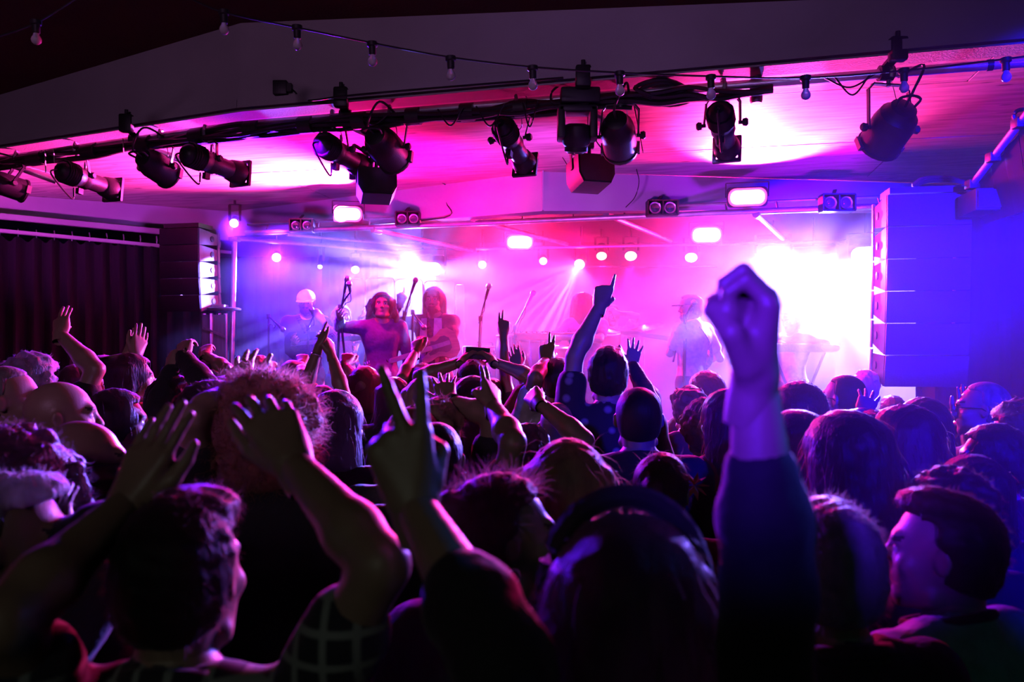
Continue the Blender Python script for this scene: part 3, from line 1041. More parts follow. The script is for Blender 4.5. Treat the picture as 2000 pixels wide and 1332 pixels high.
small_lamp(1350, 503, 9.2, 'round pink lamp below the hung pink panel', PINK, 700, at(1330, 900, 7.4), 0.07, 46, 'glow_warm')


# big white sources
def flood(cx, cy_, wpx, hpx, Y, label, col, power, target, angle=90, gob=None, rays=()):
    p = at(cx, cy_, Y)
    W, Hh = wpx / FP * Y, hpx / FP * Y
    d = (Vector(target) - p).normalized()
    s, d, u = frame_from(d)
    root = thing('white_flood', p, label, 'stage lamp', 'dazzling white floods')
    MB().prism(rounded(W + 0.06, Hh + 0.06, 0.03), 0.12, p - d * 0.13, s, u, d).build('housing', 'black_metal', root)
    MB().prism(rounded(W, Hh, Hh * 0.4), 0.012, p - d * 0.008, s, u, d).build('lit_face', 'glow_ice', root)
    b = MB()
    b.bar(p - d * 0.07 - s * (W / 2 + 0.04), p - d * 0.07 - s * (W / 2 + 0.04) + Vector((0, 0, 0.2)), 0.008, 0.03)
    b.bar(p - d * 0.07 + s * (W / 2 + 0.04), p - d * 0.07 + s * (W / 2 + 0.04) + Vector((0, 0, 0.2)), 0.008, 0.03)
    b.bar(p - d * 0.07 - s * (W / 2 + 0.045) + Vector((0, 0, 0.2)), p - d * 0.07 + s * (W / 2 + 0.045) + Vector((0, 0, 0.2)), 0.03, 0.008)
    b.cyl(p - d * 0.07 + Vector((0, 0, 0.198)), Vector((p.x - d.x * 0.07, p.y - d.y * 0.07, 3.419)), 0.012)
    b.build('yoke', 'black_metal', root)
    spot('flood_beam', p + d * 0.03, target, col, power, angle, 0.5, 0.03, gob, root)
    for tx, ty, tY, pw, an in rays:
        spot('flood_ray', p + d * 0.03, at(tx, ty, tY), col, pw, an, 0.4, 0.01, None, root)
    return root


flood(822, 526, 80, 26, 9.3, 'dazzling white flood behind the long haired guitarist', (0.18, 0.13, 1.0), 5500, at(640, 900, 6.6), 100, (9.0, 0.46, 0.60, 1.3), ((200, 810, 8.2, 40000, 4), (330, 700, 8.6, 24000, 3.5), (420, 560, 9.0, 20000, 4), (560, 830, 8.3, 26000, 4), (640, 910, 8.2, 30000, 5), (1000, 780, 8.5, 14000, 4), (414, 540, 7.55, 9000, 9)))
flood(1590, 522, 70, 50, 8.6, 'biggest dazzling white flood deep in the haze by the speaker column', (0.17, 0.12, 1.0), 10500, at(1620, 900, 6.3), 92, (9.0, 0.46, 0.60, 7.7), ((1440, 950, 7.3, 40000, 4), (1490, 950, 7.3, 60000, 3.5), (1535, 950, 7.3, 40000, 2.5), (1650, 950, 7.3, 40000, 3), (1720, 850, 7.6, 30000, 4)))
flood(1510, 500, 50, 40, 8.8, 'white flood in the haze above the raised fist', (0.17, 0.12, 1.0), 3600, at(1540, 900, 6.2), 96)
flood(1690, 500, 50, 40, 8.3, 'white flood half hidden at the edge of the speaker column', (0.18, 0.12, 1.0), 2400, at(1660, 900, 6.4), 80, None, ((1520, 930, 7.3, 60000, 3.5), (1590, 930, 7.3, 30000, 2.5)))


# ---------------------------------------------------------------- line arrays
def line_array(px_l, px_r, ytop, n, Y, hcab, label, turn, side_mat, curve, grille='speaker_grille'):
    W = (px_r - px_l) / FP * Y
    p = at((px_l + px_r) / 2, ytop, Y)
    root = thing('line_array', p, label, 'speaker', 'hung speaker columns')
    D = 0.32
    z = p.z
    yoff = 0.0
    tilt = 0.0
    base = Matrix.Rotation(R(turn), 3, 'Z')
    MB().box(Vector((p.x, p.y, p.z + 0.03)) + base @ Vector((0, D * 0.4, 0)), (W * 0.9, D * 0.7, 0.04), base).build('flying_frame', 'black_metal', root)
    for k in range(n):
        rot = base @ Matrix.Rotation(R(tilt), 3, 'X')
        c = Vector((p.x, p.y, z - hcab / 2)) + base @ Vector((0, yoff, 0))
        ex, ey, ez = rot @ Vector((1, 0, 0)), rot @ Vector((0, 1, 0)), rot @ Vector((0, 0, 1))
        poly = [(0, -hcab * 0.49), (D, -hcab * 0.30), (D, hcab * 0.30), (0, hcab * 0.49)]
        cab = MB().prism(poly, W, c - ex * W / 2, ey, ez, ex).build('cabinet', side_mat, root)
        MB().box(c - ey * 0.012, (W * 0.99, 0.024, hcab * 0.97), rot, bev=0.004).build('grille', grille, cab)
        for sg in (-1, 1):
            q = c + ex * sg * (W / 2 + 0.004) + ey * D * 0.62
            MB().lathe(q - ex * sg * 0.004, ex * sg, [(0, 0.028), (0.006, 0.028), (0.007, 0.02)], 14).build('handle_hole', 'black_plastic', cab)
            MB().box(c + ex * sg * (W / 2 + 0.005) + ey * D * 0.93, (0.012, 0.03, hcab * 0.9), rot).build('rigging_bar', 'steel', cab)
        z -= hcab * 0.99
        tilt += curve
        yoff += math.sin(R(tilt)) * hcab * 0.5
    return root


M['speaker_grille'] = mat('speaker_grille', (0.05, 0.05, 0.055), 0.55, 0.2, nscale=120, bump=0.3, bscale=300)
M['dark_grille'] = mat('dark_grille', (0.010, 0.010, 0.012), 0.6, 0.0, nscale=120, bump=0.3, bscale=300, spec=0.2)
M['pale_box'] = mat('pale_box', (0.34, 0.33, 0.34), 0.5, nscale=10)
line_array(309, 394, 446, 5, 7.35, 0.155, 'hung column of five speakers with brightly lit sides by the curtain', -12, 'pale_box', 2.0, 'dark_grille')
line_array(1736, 1890, 378, 6, 5.25, 0.215, 'big hung speaker column washed deep blue beside the white haze', -10, 'black_plastic', 2.2)
# subs under the second column
root = thing('sub_speaker', at(1815, 900, 5.35), 'dark stacked bass cabinet under the blue speaker column', 'speaker')
for k in range(2):
    c = Vector((at(1815, 700, 5.4).x, 5.55, 0.8 + 0.31 + 0.62 * k - 0.5))
    MB().box(c, (0.54, 0.5, 0.60), Matrix.Rotation(R(-10), 3, 'Z'), bev=0.01).build('cabinet', 'black_plastic', root)
    MB().box(c + Vector((-0.04, -0.262, 0)), (0.50, 0.02, 0.56), Matrix.Rotation(R(-10), 3, 'Z'), bev=0.004).build('grille', 'speaker_grille', root)

# truss tower with round plate under the first column
Yt = 7.55
root = thing('tower', at(420, 930, Yt), 'metal tower with a round plate under the lit speaker column', 'tower')
M['tower'] = mat('tower', (0.42, 0.40, 0.45), 0.35, 0.6, nscale=8, stretch=(6, 6, 0.5))
for x in (398, 412, 428, 440):
    MB().tube([at(x, 612, Yt + 0.1 * (x % 3)), at(x, 860, Yt + 0.1 * (x % 3))], 0.022, 8).build('upright', 'tower', root)
MB().box(at(418, 738, Yt + 0.14), (0.22, 0.02, 1.22)).build('back_panel', 'tower', root)
for y in (640, 690, 740, 790):
    MB().bar(at(398, y, Yt), at(440, y + 18, Yt), 0.018, 0.018).build('web', 'tower', root)
MB().lathe(at(436, 607, Yt), Vector((0, 0, 1)), [(0, 0.05), (0.006, 0.16), (0.02, 0.165), (0.028, 0.15), (0.03, 0.05)], 24).build('round_plate', 'grey_metal', root)
MB().box(at(424, 600, Yt), (0.18, 0.12, 0.05), bev=0.01).build('top_block', 'grey_metal', root)

# boxed bar and loudspeaker on the far wall
root = thing('wall_bar', at(1940, 300, 4.6), 'slanting steel bar catching pink light high on the side wall', 'pipe')
a, c = at(2030, 190, 4.3), at(1893, 368, 5.1)
MB().tube([a, c], 0.022, 10).build('bar', 'pipe', root)
for t in (0.25, 0.62, 0.95):
    q = a.lerp(c, t)
    MB().box(q, (0.07, 0.07, 0.06), bev=0.01).build('clamp', 'black_metal', root)
MB().tube(curve_pts([a.lerp(c, 0.25), at(1980, 228, 4.5), at(1990, 215, 4.5), at(2030, 214, 4.5)], 5), 0.012, 6).build('cord', 'cable', root)
root = thing('wall_flag', at(1960, 330, 4.9), 'black masking cloth hung below the slanting bar', 'cloth')
vs, fs = [], []
n = 24
for i in range(n + 1):
    q = a.lerp(c, i / n) + Vector((0.03, 0.02, -0.02))
    lowz = at(1950, 430, 5.0).z
    wv = 0.02 * math.sin(i * 1.3)
    vs += [(q.x, q.y + wv, q.z), (q.x + 0.1, q.y + wv * 2 + 0.05, min(lowz, q.z - 0.02))]
for i in range(n):
    fs.append((2 * i, 2 * i + 2, 2 * i + 3, 2 * i + 1))
MB().raw(vs, fs).build('cloth', 'black_drape', root)
root = thing('wall_speaker', at(1950, 396, 5.0), 'flat black loudspeaker lying under the slanting bar by the wall', 'speaker')
rw = Matrix.Rotation(R(-8), 3, 'Z')
MB().box(at(1945, 396, 5.05), (0.36, 0.3, 0.14), rw, bev=0.012).build('cabinet', 'black_plastic', root)
MB().box(at(1943, 396, 5.05) + Vector((-0.02, -0.155, 0)), (0.33, 0.015, 0.11), rw).build('grille', 'speaker_grille', root)
root = thing('cable_tray', at(1830, 360, 5.6), 'dark bundle of cable lying on top of the blue speaker column', 'cable')
for k in range(3):
    MB().tube(curve_pts([at(1783, 366 - 2 * k, 5.3), at(1805, 355 - 3 * k, 5.3), at(1850, 352 - 2 * k, 5.4), at(1885, 357, 5.4)], 5), 0.016, 6).build('cable', 'cable', root)
# ================================================================ people: rounded bodies grown from distance fields
class Field:
    def __init__(s, lo, hi, h):
        s.h = h
        s.lo = np.array(lo, float)
        s.n = np.maximum(((np.array(hi, float) - s.lo) / h).astype(int) + 2, 4)
        s.F = np.full(tuple(s.n), 9.0, np.float32)
        s.ax = [s.lo[i] + h * np.arange(s.n[i]) for i in range(3)]

    def _slice(s, lo, hi):
        i0 = np.clip(np.floor((lo - s.lo) / s.h).astype(int), 0, s.n - 1)
        i1 = np.clip(np.ceil((hi - s.lo) / s.h).astype(int) + 1, 1, s.n)
        if np.any(i1 <= i0):
            return None
        sl = tuple(slice(a, b) for a, b in zip(i0, i1))
        X = s.ax[0][sl[0]][:, None, None]
        Y = s.ax[1][sl[1]][None, :, None]
        Z = s.ax[2][sl[2]][None, None, :]
        return sl, X, Y, Z

    def _mix(s, sl, d, k, op):
        a = s.F[sl]
        if op == 'add':
            r = np.minimum(a, d)
            if k > 0:
                q = np.maximum(k - np.abs(a - d), 0) / k
                r = r - q * q * k * 0.25
        else:
            d = -d
            r = np.maximum(a, d)
            if k > 0:
                q = np.maximum(k - np.abs(a - d), 0) / k
                r = r + q * q * k * 0.25
        s.F[sl] = r

    def cone(s, a, b, ra, rb, k=0.02, op='add'):
        a, b = np.array(a, float), np.array(b, float)
        m = max(ra, rb) + 2.5 * s.h + k
        g = s._slice(np.minimum(a, b) - m, np.maximum(a, b) + m)
        if g is None:
            return
        sl, X, Y, Z = g
        ba = b - a
        L2 = max(float(ba @ ba), 1e-9)
        px, py, pz = X - a[0], Y - a[1], Z - a[2]
        t = np.clip((px * ba[0] + py * ba[1] + pz * ba[2]) / L2, 0, 1)
        d = np.sqrt((px - t * ba[0]) ** 2 + (py - t * ba[1]) ** 2 + (pz - t * ba[2]) ** 2) - (ra + (rb - ra) * t)
        s._mix(sl, d, k, op)

    def ell(s, c, r, k=0.02, op='add', rot=None):
        c, r = np.array(c, float), np.array(r, float)
        m = max(r) + 2.5 * s.h + k
        g = s._slice(c - m, c + m)
        if g is None:
            return
        sl, X, Y, Z = g
        px, py, pz = X - c[0], Y - c[1], Z - c[2]
        if rot is not None:
            px, py, pz = (rot[0, i] * px + rot[1, i] * py + rot[2, i] * pz for i in range(3))
        k0 = np.sqrt((px / r[0]) ** 2 + (py / r[1]) ** 2 + (pz / r[2]) ** 2)
        k1 = np.sqrt((px / r[0] ** 2) ** 2 + (py / r[1] ** 2) ** 2 + (pz / r[2] ** 2) ** 2) + 1e-6
        s._mix(sl, k0 * (k0 - 1) / k1, k, op)

    def grid(s):
        return s.ax[0][:, None, None], s.ax[1][None, :, None], s.ax[2][None, None, :]

    def keep(s, d, k=0.0):
        """intersect with a distance array (negative = keep), rounding the edge by k"""
        r = np.maximum(s.F, d)
        if k > 0:
            q = np.maximum(k - np.abs(s.F - d), 0) / k
            r = r + q * q * k * 0.25
        s.F = r.astype(np.float32)

    def mesh(s):
        F, n = s.F, s.n
        S = F < 0
        c8 = [S[i:n[0] - 1 + i, j:n[1] - 1 + j, k:n[2] - 1 + k] for i in (0, 1) for j in (0, 1) for k in (0, 1)]
        cnt = np.zeros(c8[0].shape, np.int8)
        for c in c8:
            cnt += c
        act = (cnt > 0) & (cnt < 8)
        idx = np.argwhere(act)
        if len(idx) == 0:
            return np.zeros((0, 3)), np.zeros((0, 4), int)
        vid = np.full(act.shape, -1, np.int32)
        vid[act] = np.arange(len(idx))
        i, j, k = idx.T
        acc = np.zeros((len(idx), 3))
        num = np.zeros(len(idx))
        cor = [(a, b, c) for a in (0, 1) for b in (0, 1) for c in (0, 1)]
        vals = {c: F[i + c[0], j + c[1], k + c[2]] for c in cor}
        for a in cor:
            for ax in range(3):
                if a[ax] == 0:
                    b = tuple(1 if q == ax else a[q] for q in range(3))
                    fa, fb = vals[a], vals[b]
                    m = (fa < 0) != (fb < 0)
                    t = np.where(m, fa / np.where(m, fa - fb, 1), 0)
                    for q in range(3):
                        acc[:, q] += np.where(m, a[q] + (t if q == ax else 0), 0)
                    num += m
        V = s.lo + s.h * (idx + acc / num[:, None])
        Q = []
        for ax in range(3):
            o1, o2 = (ax + 1) % 3, (ax + 2) % 3
            sl0 = [slice(1, n[q] - 1) for q in range(3)]
            sl0[ax] = slice(0, n[ax] - 1)
            sl1 = list(sl0)
            sl1[ax] = slice(1, n[ax])
            A, B = S[tuple(sl0)], S[tuple(sl1)]
            e = np.argwhere(A != B)
            if len(e) == 0:
                continue
            base = np.array([1, 1, 1])
            base[ax] = 0
            g = e + base
            fl = A[tuple(e.T)]

            def v(d1, d2):
                h_ = g.copy()
                h_[:, o1] -= d1
                h_[:, o2] -= d2
                return vid[tuple(h_.T)]
            q = np.stack([v(1, 1), v(0, 1), v(0, 0), v(1, 0)], 1)
            q[~fl] = q[~fl][:, ::-1]
            Q.append(q)
        return V, np.concatenate(Q)


def cluster(V, Q, mask, cell):
    """thin out the masked vertices by merging them on a coarser grid"""
    key = np.floor(V / cell).astype(np.int64)
    kk = key[:, 0] * 1000003 + key[:, 1] * 10007 + key[:, 2]
    ids = np.arange(len(V), dtype=np.int64)
    kk = np.where(mask, kk, 10 ** 15 + ids)
    u, inv = np.unique(kk, return_inverse=True)
    inv = inv.ravel()
    cn = np.bincount(inv)
    NV = np.stack([np.bincount(inv, V[:, i]) / cn for i in range(3)], 1)
    NQ = inv[Q]
    faces = []
    good = np.array([len(set(f)) for f in NQ.tolist()])
    for f, g in zip(NQ.tolist(), good):
        if g == 4:
            faces.append(tuple(f))
        elif g == 3:
            o = []
            for x in f:
                if x not in o:
                    o.append(x)
            faces.append(tuple(o))
    return NV, faces


def make_mesh(name, V, Fs, mats, midx=None):
    me = bpy.data.meshes.new(name)
    me.from_pydata([tuple(v) for v in V], [], [tuple(f) for f in Fs])
    me.shade_smooth()
    for m in mats:
        me.materials.append(M[m] if isinstance(m, str) else m)
    if midx is not None:
        me.polygons.foreach_set('material_index', np.array(midx, np.int32))
    return me


def put(name, me, parent):
    o = bpy.data.objects.new(name, me)
    C.objects.link(o)
    o.parent = parent
    return o


def rotx(a):
    return np.array(Matrix.Rotation(a, 3, 'X'))


# ---------------------------------------------------------------- hands (right hand, seen from the back: fingers +Z, palm +Y, thumb -X)
FING = ((-0.031, 0.088, 0.071, 0.0092), (-0.0105, 0.093, 0.079, 0.0094), (0.0105, 0.089, 0.073, 0.0090), (0.030, 0.079, 0.057, 0.0080))
POSES = {
    # curl per finger (radians at each joint), spread per finger, thumb
    'open': ((0.10, 0.10, 0.12, 0.14), (-0.22, -0.07, 0.10, 0.28), 'out'),
    'flat': ((0.08, 0.06, 0.07, 0.10), (-0.05, -0.01, 0.03, 0.08), 'side'),
    'relaxed': ((0.30, 0.38, 0.45, 0.50), (-0.10, -0.02, 0.05, 0.12), 'side'),
    'fist': ((1.45, 1.50, 1.50, 1.45), (0, 0, 0, 0), 'cross'),
    'loosefist': (((0.85, 1.45, 1.0),) * 4, (0, 0, 0, 0), 'cross'),
    'point': ((0.04, 1.45, 1.50, 1.50), (0, 0, 0, 0), 'cross'),
    'peace': ((0.05, 0.05, 1.45, 1.50), (-0.20, 0.13, 0, 0), 'cross'),
    'two': ((0.05, 0.05, 1.35, 1.4), (-0.03, 0.03, 0, 0), 'cross'),
    'ok': ((0.85, 0.10, 0.08, 0.06), (-0.02, -0.02, 0.12, 0.30), 'pinch'),
    'grip': ((0.95, 1.0, 1.0, 1.0), (-0.05, 0, 0.03, 0.06), 'pinch'),
    'thumb': ((1.45, 1.50, 1.50, 1.45), (0, 0, 0, 0), 'up'),
    'curl': ((0.55, 0.62, 0.70, 0.80), (-0.10, -0.02, 0.06, 0.14), 'side'),
}
_hand = {}


def hand_mesh(pose, h):
    key = (pose, h)
    if key in _hand:
        return _hand[key]
    curls, spreads, th = POSES[pose]
    f = Field((-0.11, -0.05, -0.05), (0.10, 0.12, 0.20), h)
    f.cone((0, 0, -0.045), (0, 0.0, 0.0), 0.026, 0.025, 0)
    f.ell((0, 0.0, -0.02), (0.029, 0.021, 0.05), 0.01)
    for (x, z, L, r) in FING:
        f.cone((x * 0.45, 0.0, 0.01), (x, 0.0, z - 0.006), 0.0185, 0.0125, 0.012)
    f.ell((-0.022, 0.012, 0.032), (0.017, 0.014, 0.032), 0.012)
    f.ell((0.024, 0.010, 0.035), (0.014, 0.012, 0.034), 0.012)
    for (x, z, L, r), cu, sp in zip(FING, curls, spreads):
        p = np.array((x, 0.0, z - 0.004))
        a = 0.0
        for seg, (fr, rr, jc) in enumerate(((0.46, 1.0, 0.9), (0.30, 0.90, 1.05), (0.24, 0.80, 0.8))):
            a += cu[seg] if isinstance(cu, tuple) else cu * jc
            d = np.array((math.sin(sp) * math.cos(a), math.sin(a), math.cos(sp) * math.cos(a)))
            q = p + d * L * fr
            f.cone(p, q, r * rr * (1.0 if seg else 1.06), r * rr * 0.92, 0.003)
            p = q
    T = {'out': ((-0.026, 0.010, 0.020), (-0.055, 0.016, 0.052), (-0.074, 0.018, 0.080), (-0.087, 0.016, 0.105)),
         'side': ((-0.026, 0.010, 0.020), (-0.046, 0.018, 0.056), (-0.051, 0.022, 0.088), (-0.052, 0.022, 0.113)),
         'cross': ((-0.026, 0.012, 0.020), (-0.042, 0.032, 0.052), (-0.022, 0.052, 0.072), (0.004, 0.054, 0.076)),
         'pinch': ((-0.026, 0.012, 0.020), (-0.050, 0.034, 0.050), (-0.045, 0.060, 0.074), (-0.034, 0.074, 0.094)),
         'up': ((-0.026, 0.010, 0.020), (-0.052, 0.020, 0.045), (-0.082, 0.022, 0.055), (-0.108, 0.016, 0.060))}[th]
    for q, (ra, rb) in enumerate(((0.0165, 0.0125), (0.0122, 0.0108), (0.0106, 0.0082))):
        f.cone(T[q], T[q + 1], ra, rb, 0.006 if q == 0 else 0.003)
    if th == 'cross':
        f.ell((0, 0.034, 0.070), (0.034, 0.020, 0.024), 0.01)
    V, Q = f.mesh()
    # narrow the wrist end flush with the forearm
    _hand[key] = (V, Q)
    return V, Q


# ---------------------------------------------------------------- heads (face +Y, centre at mid head)
_head = {}


def head_mesh(h, kind='a'):
    key = (h, kind)
    if key in _head:
        return _head[key]
    f = Field((-0.12, -0.14, -0.17), (0.12, 0.16, 0.14), h)
    f.ell((0, -0.014, 0.028), (0.075, 0.096, 0.088), 0)
    f.ell((0, 0.030, -0.030), (0.062, 0.062, 0.076), 0.03)
    f.ell((0, 0.030, -0.070), (0.052, 0.054, 0.042), 0.025)
    f.ell((0, 0.072, -0.096), (0.022, 0.018, 0.018), 0.022)
    f.cone((0, -0.030, -0.05), (0, -0.030, -0.165), 0.055, 0.056, 0.03)
    f.cone((-0.036, 0.078, 0.028), (0.036, 0.078, 0.028), 0.012, 0.012, 0.02)     # brow
    for sx in (-1, 1):
        f.ell((sx * 0.032, 0.092, 0.008), (0.017, 0.016, 0.012), 0.012, 'sub')
        f.ell((sx * 0.032, 0.074, 0.007), (0.0135, 0.0125, 0.0115), 0.002)
        f.ell((sx * 0.046, 0.058, -0.022), (0.020, 0.020, 0.018), 0.02)            # cheek
        rot = np.array(Euler((0.15, 0, sx * 0.45)).to_matrix())
        f.ell((sx * 0.078, -0.012, -0.002), (0.009, 0.019, 0.031), 0.006, rot=rot)  # ear
        f.ell((sx * 0.087, -0.008, -0.001), (0.005, 0.010, 0.017), 0.004, 'sub')
        f.cone((sx * 0.052, 0.01, -0.086), (sx * 0.018, 0.07, -0.100), 0.017, 0.016, 0.02)   # jaw line
    f.cone((0, 0.088, 0.014), (0, 0.106, -0.022), 0.0085, 0.0125, 0.010)          # nose
    f.ell((0, 0.098, -0.027), (0.018, 0.012, 0.009), 0.008)
    f.ell((0, 0.086, -0.051), (0.024, 0.012, 0.006), 0.006)                       # lips
    f.ell((0, 0.085, -0.061), (0.021, 0.012, 0.007), 0.006)
    V, Q = f.mesh()
    cen = V[Q].mean(1)
    mi = np.zeros(len(Q), np.int32)
    front = cen[:, 1] > 0.06
    mi[front & (np.abs(cen[:, 0]) < 0.024) & (cen[:, 2] < -0.046) & (cen[:, 2] > -0.067) & (cen[:, 1] > 0.082)] = 1
    eye = front & (((np.abs(cen[:, 0]) - 0.032) / 0.0135) ** 2 + ((cen[:, 2] - 0.007) / 0.0085) ** 2 < 1)
    mi[eye] = 2
    iris = front & (((np.abs(cen[:, 0]) - 0.032) / 0.0065) ** 2 + ((cen[:, 2] - 0.007) / 0.0065) ** 2 < 1)
    mi[iris] = 3
    brow = front & (np.abs(cen[:, 0]) > 0.014) & (np.abs(cen[:, 0]) < 0.050) & (np.abs(cen[:, 2] - 0.033 + (np.abs(cen[:, 0]) - 0.03) ** 2 * 6) < 0.0045)
    mi[brow] = 3
    _head[key] = (V, Q, mi)
    return _head[key]


# ---------------------------------------------------------------- hair
_hair = {}


def wave3(X, Y, Z, freq, seed, octv=3):
    r = np.random.default_rng(seed)
    out = 0
    for o in range(octv):
        for _ in range(3):
            d = r.normal(size=3)
            d /= np.linalg.norm(d)
            ph = r.uniform(0, 6.28)
            out = out + np.sin((X * d[0] + Y * d[1] + Z * d[2]) * freq * (1.8 ** o) * 6.283 + ph) / (1.6 ** o)
    return out / 3.5


def hair_mesh(style, seed=0, h=0.009):
    key = (style, seed, h)
    if key in _hair:
        return _hair[key]
    r = np.random.default_rng(seed + 11)
    f = Field((-0.24, -0.27, -0.62 if style in ('long', 'longwavy', 'longcurly', 'braid', 'dreads') else -0.32), (0.24, 0.20, 0.26), h)
    X, Y, Z = f.grid()
    face_cut = True

    def cap(off, front=0.0):
        f.ell((0, -0.016, 0.030), (0.077 + off, 0.098 + off, 0.090 + off), 0)
        f.ell((0, -0.045, -0.025), (0.066 + off, 0.058 + off, 0.075 + off * 0.5), 0.03)

    amp, fr = 0.004, 26
    if style == 'buzz':
        cap(0.004)
        amp, fr = 0.0012, 60
    elif style == 'short':
        cap(0.012)
        f.ell((0.01, 0.03, 0.105), (0.055, 0.055, 0.030), 0.03)
        amp, fr = 0.005, 32
    elif style == 'shortback':
        cap(0.014)
        f.ell((0.0, 0.045, 0.098), (0.06, 0.05, 0.035), 0.03)
        amp, fr = 0.005, 28
    elif style == 'messy':
        cap(0.020)
        for _ in range(16):
            a, e = r.uniform(0, 6.28), r.uniform(0.1, 1.3)
            c = np.array((math.cos(a) * math.cos(e) * 0.085, math.sin(a) * math.cos(e) * 0.1 - 0.02, 0.035 + math.sin(e) * 0.095))
            f.ell(c, (0.03, 0.03, 0.024), 0.02)
        amp, fr = 0.008, 28
    elif style == 'curly':
        cap(0.030)
        for _ in range(70):
            a, e = r.uniform(0, 6.28), r.uniform(-0.5, 1.5)
            c = np.array((math.cos(a) * math.cos(e) * 0.108, math.sin(a) * math.cos(e) * 0.118 - 0.022, 0.02 + math.sin(e) * 0.118))
            if c[1] > 0.055 and c[2] < 0.06:
                continue
            q = r.uniform(0.014, 0.026)
            f.ell(c, (q, q, q), 0.008)
        amp, fr = 0.005, 40
    elif style == 'bigcurly':
        f.ell((0, -0.03, 0.02), (0.135, 0.135, 0.135), 0)
        f.ell((0, -0.05, -0.07), (0.125, 0.09, 0.10), 0.04)
        for _ in range(120):
            a, e = r.uniform(0, 6.28), r.uniform(-0.9, 1.5)
            c = np.array((math.cos(a) * math.cos(e) * 0.140, math.sin(a) * math.cos(e) * 0.135 - 0.03, 0.005 + math.sin(e) * 0.145))
            if c[1] > 0.06 and c[2] < 0.06:
                continue
            q = r.uniform(0.014, 0.028)
            f.ell(c, (q, q, q), 0.006)
        amp, fr = 0.006, 40
    elif style == 'afro':
        f.ell((0, -0.025, 0.035), (0.118, 0.122, 0.118), 0)
        amp, fr = 0.006, 45
    elif style in ('long', 'longwavy', 'longcurly', 'dreads', 'braid'):
        cap(0.017)
        wv = {'long': 0.0, 'longwavy': 0.010, 'longcurly': 0.016, 'dreads': 0.006, 'braid': 0.0}[style]
        wide = {'long': 1.0, 'longwavy': 1.12, 'longcurly': 1.25, 'dreads': 1.1, 'braid': 0.9}[style]
        n = 18
        for q in range(n):
            t = (q + 0.5) / n
            a = math.pi * (1.04 * t - 0.02) if style != 'braid' else math.pi * t
            x0, y0 = math.cos(a) * 0.082 * wide, -0.022 - math.sin(a) * 0.078
            ln = r.uniform(0.30, 0.42) if style != 'braid' else 0.10
            p = np.array((x0 * 0.92, y0 * 0.9, 0.05))
            segs = 7
            ph = r.uniform(0, 6.28)
            for k in range(segs):
                tt = (k + 1) / segs
                x = x0 * (1.0 + 0.20 * tt - 0.10 * tt * tt) + wv * math.sin(ph + tt * 9)
                y = y0 * (1.0 + 0.25 * tt) - 0.018 * tt + wv * math.cos(ph + tt * 9) * 0.6
                z = 0.05 - ln * tt
                qn = np.array((x, y, z))
                r0 = 0.024 * (1 - 0.35 * tt)
                f.cone(p, qn, r0, r0 * 0.95, 0.010)
                p = qn
        if style == 'braid':
            for k in range(14):
                c = (0.07 + 0.01 * (-1) ** k, -0.06 + 0.012 * k * 0.3, -0.06 - 0.03 * k)
                f.ell(c, (0.022, 0.020, 0.024), 0.006)
        amp, fr = 0.004, 30
        face_cut = True
    elif style == 'bob':
        cap(0.018)
        for q in range(14):
            a = math.pi * (1.1 * (q + 0.5) / 14 - 0.05)
            x0, y0 = math.cos(a) * 0.088, -0.022 - math.sin(a) * 0.082
            f.cone((x0 * 0.92, y0 * 0.92, 0.06), (x0 * 1.08, y0 * 1.05, -0.125), 0.026, 0.020, 0.012)
        amp, fr = 0.003, 26
    elif style == 'ponytail':
        cap(0.010)
        f.ell((0, -0.118, 0.040), (0.026, 0.026, 0.026), 0.012)
        p = np.array((0, -0.12, 0.035))
        for k in range(6):
            qn = p + np.array((0.012 * k * 0.4, -0.022 + 0.010 * k, -0.034))
            f.cone(p, qn, 0.027 - 0.001 * k, 0.026 - 0.002 * k, 0.01)
            p = qn
        amp, fr = 0.003, 30
    elif style == 'bun':
        cap(0.013)
        f.ell((0, -0.115, 0.062), (0.040, 0.034, 0.040), 0.010)
        amp, fr = 0.004, 34
    elif style == 'topknot':
        cap(0.012)
        f.ell((0, -0.03, 0.148), (0.030, 0.030, 0.028), 0.010)
        amp, fr = 0.004, 34
    zs = 0.25 if style in ('long', 'bob', 'ponytail', 'longwavy', 'dreads') else 1.0
    near = np.abs(f.F) < 0.06
    nz = wave3(X, Y, Z * zs, fr, seed + 3)
    f.F = np.where(near, f.F - amp * nz, f.F).astype(np.float32)
    # open the face and the nape
    longish = style in ('long', 'longwavy', 'longcurly', 'dreads', 'bob', 'bigcurly', 'braid')
    ex = 0.060 if longish else 0.10
    cut = np.maximum(np.maximum(Z - (0.068 + 0.03 * (1 - (X / 0.08) ** 2) * 0.6), -(Y - (0.028 if longish else 0.005)) - 0.0), np.abs(X) - ex)
    kr = 0.006 if longish else 0.022
    f.keep(-cut, kr)
    f.keep(-np.maximum(0.080 - Y, Z - 0.075) if not longish else -np.maximum(0.085 - Y, Z - 0.070), kr)
    if not longish:
        f.keep((-0.045 + 0.4 * Y) - Z if style in ('buzz', 'short', 'shortback', 'messy', 'topknot', 'bun', 'ponytail') else -0.12 - Z, 0.012)
        # round the ears
        if style in ('buzz', 'short', 'shortback', 'messy', 'ponytail', 'bun', 'topknot'):
            er = np.sqrt(((Y - 0.004) / 0.026) ** 2 + ((Z + 0.010) / 0.036) ** 2) - 1
            f.keep(np.where(np.abs(X) > 0.045, -er * 0.025, -9), 0.01)
    V, Q = f.mesh()
    _hair[key] = (V, Q)
    return V, Q


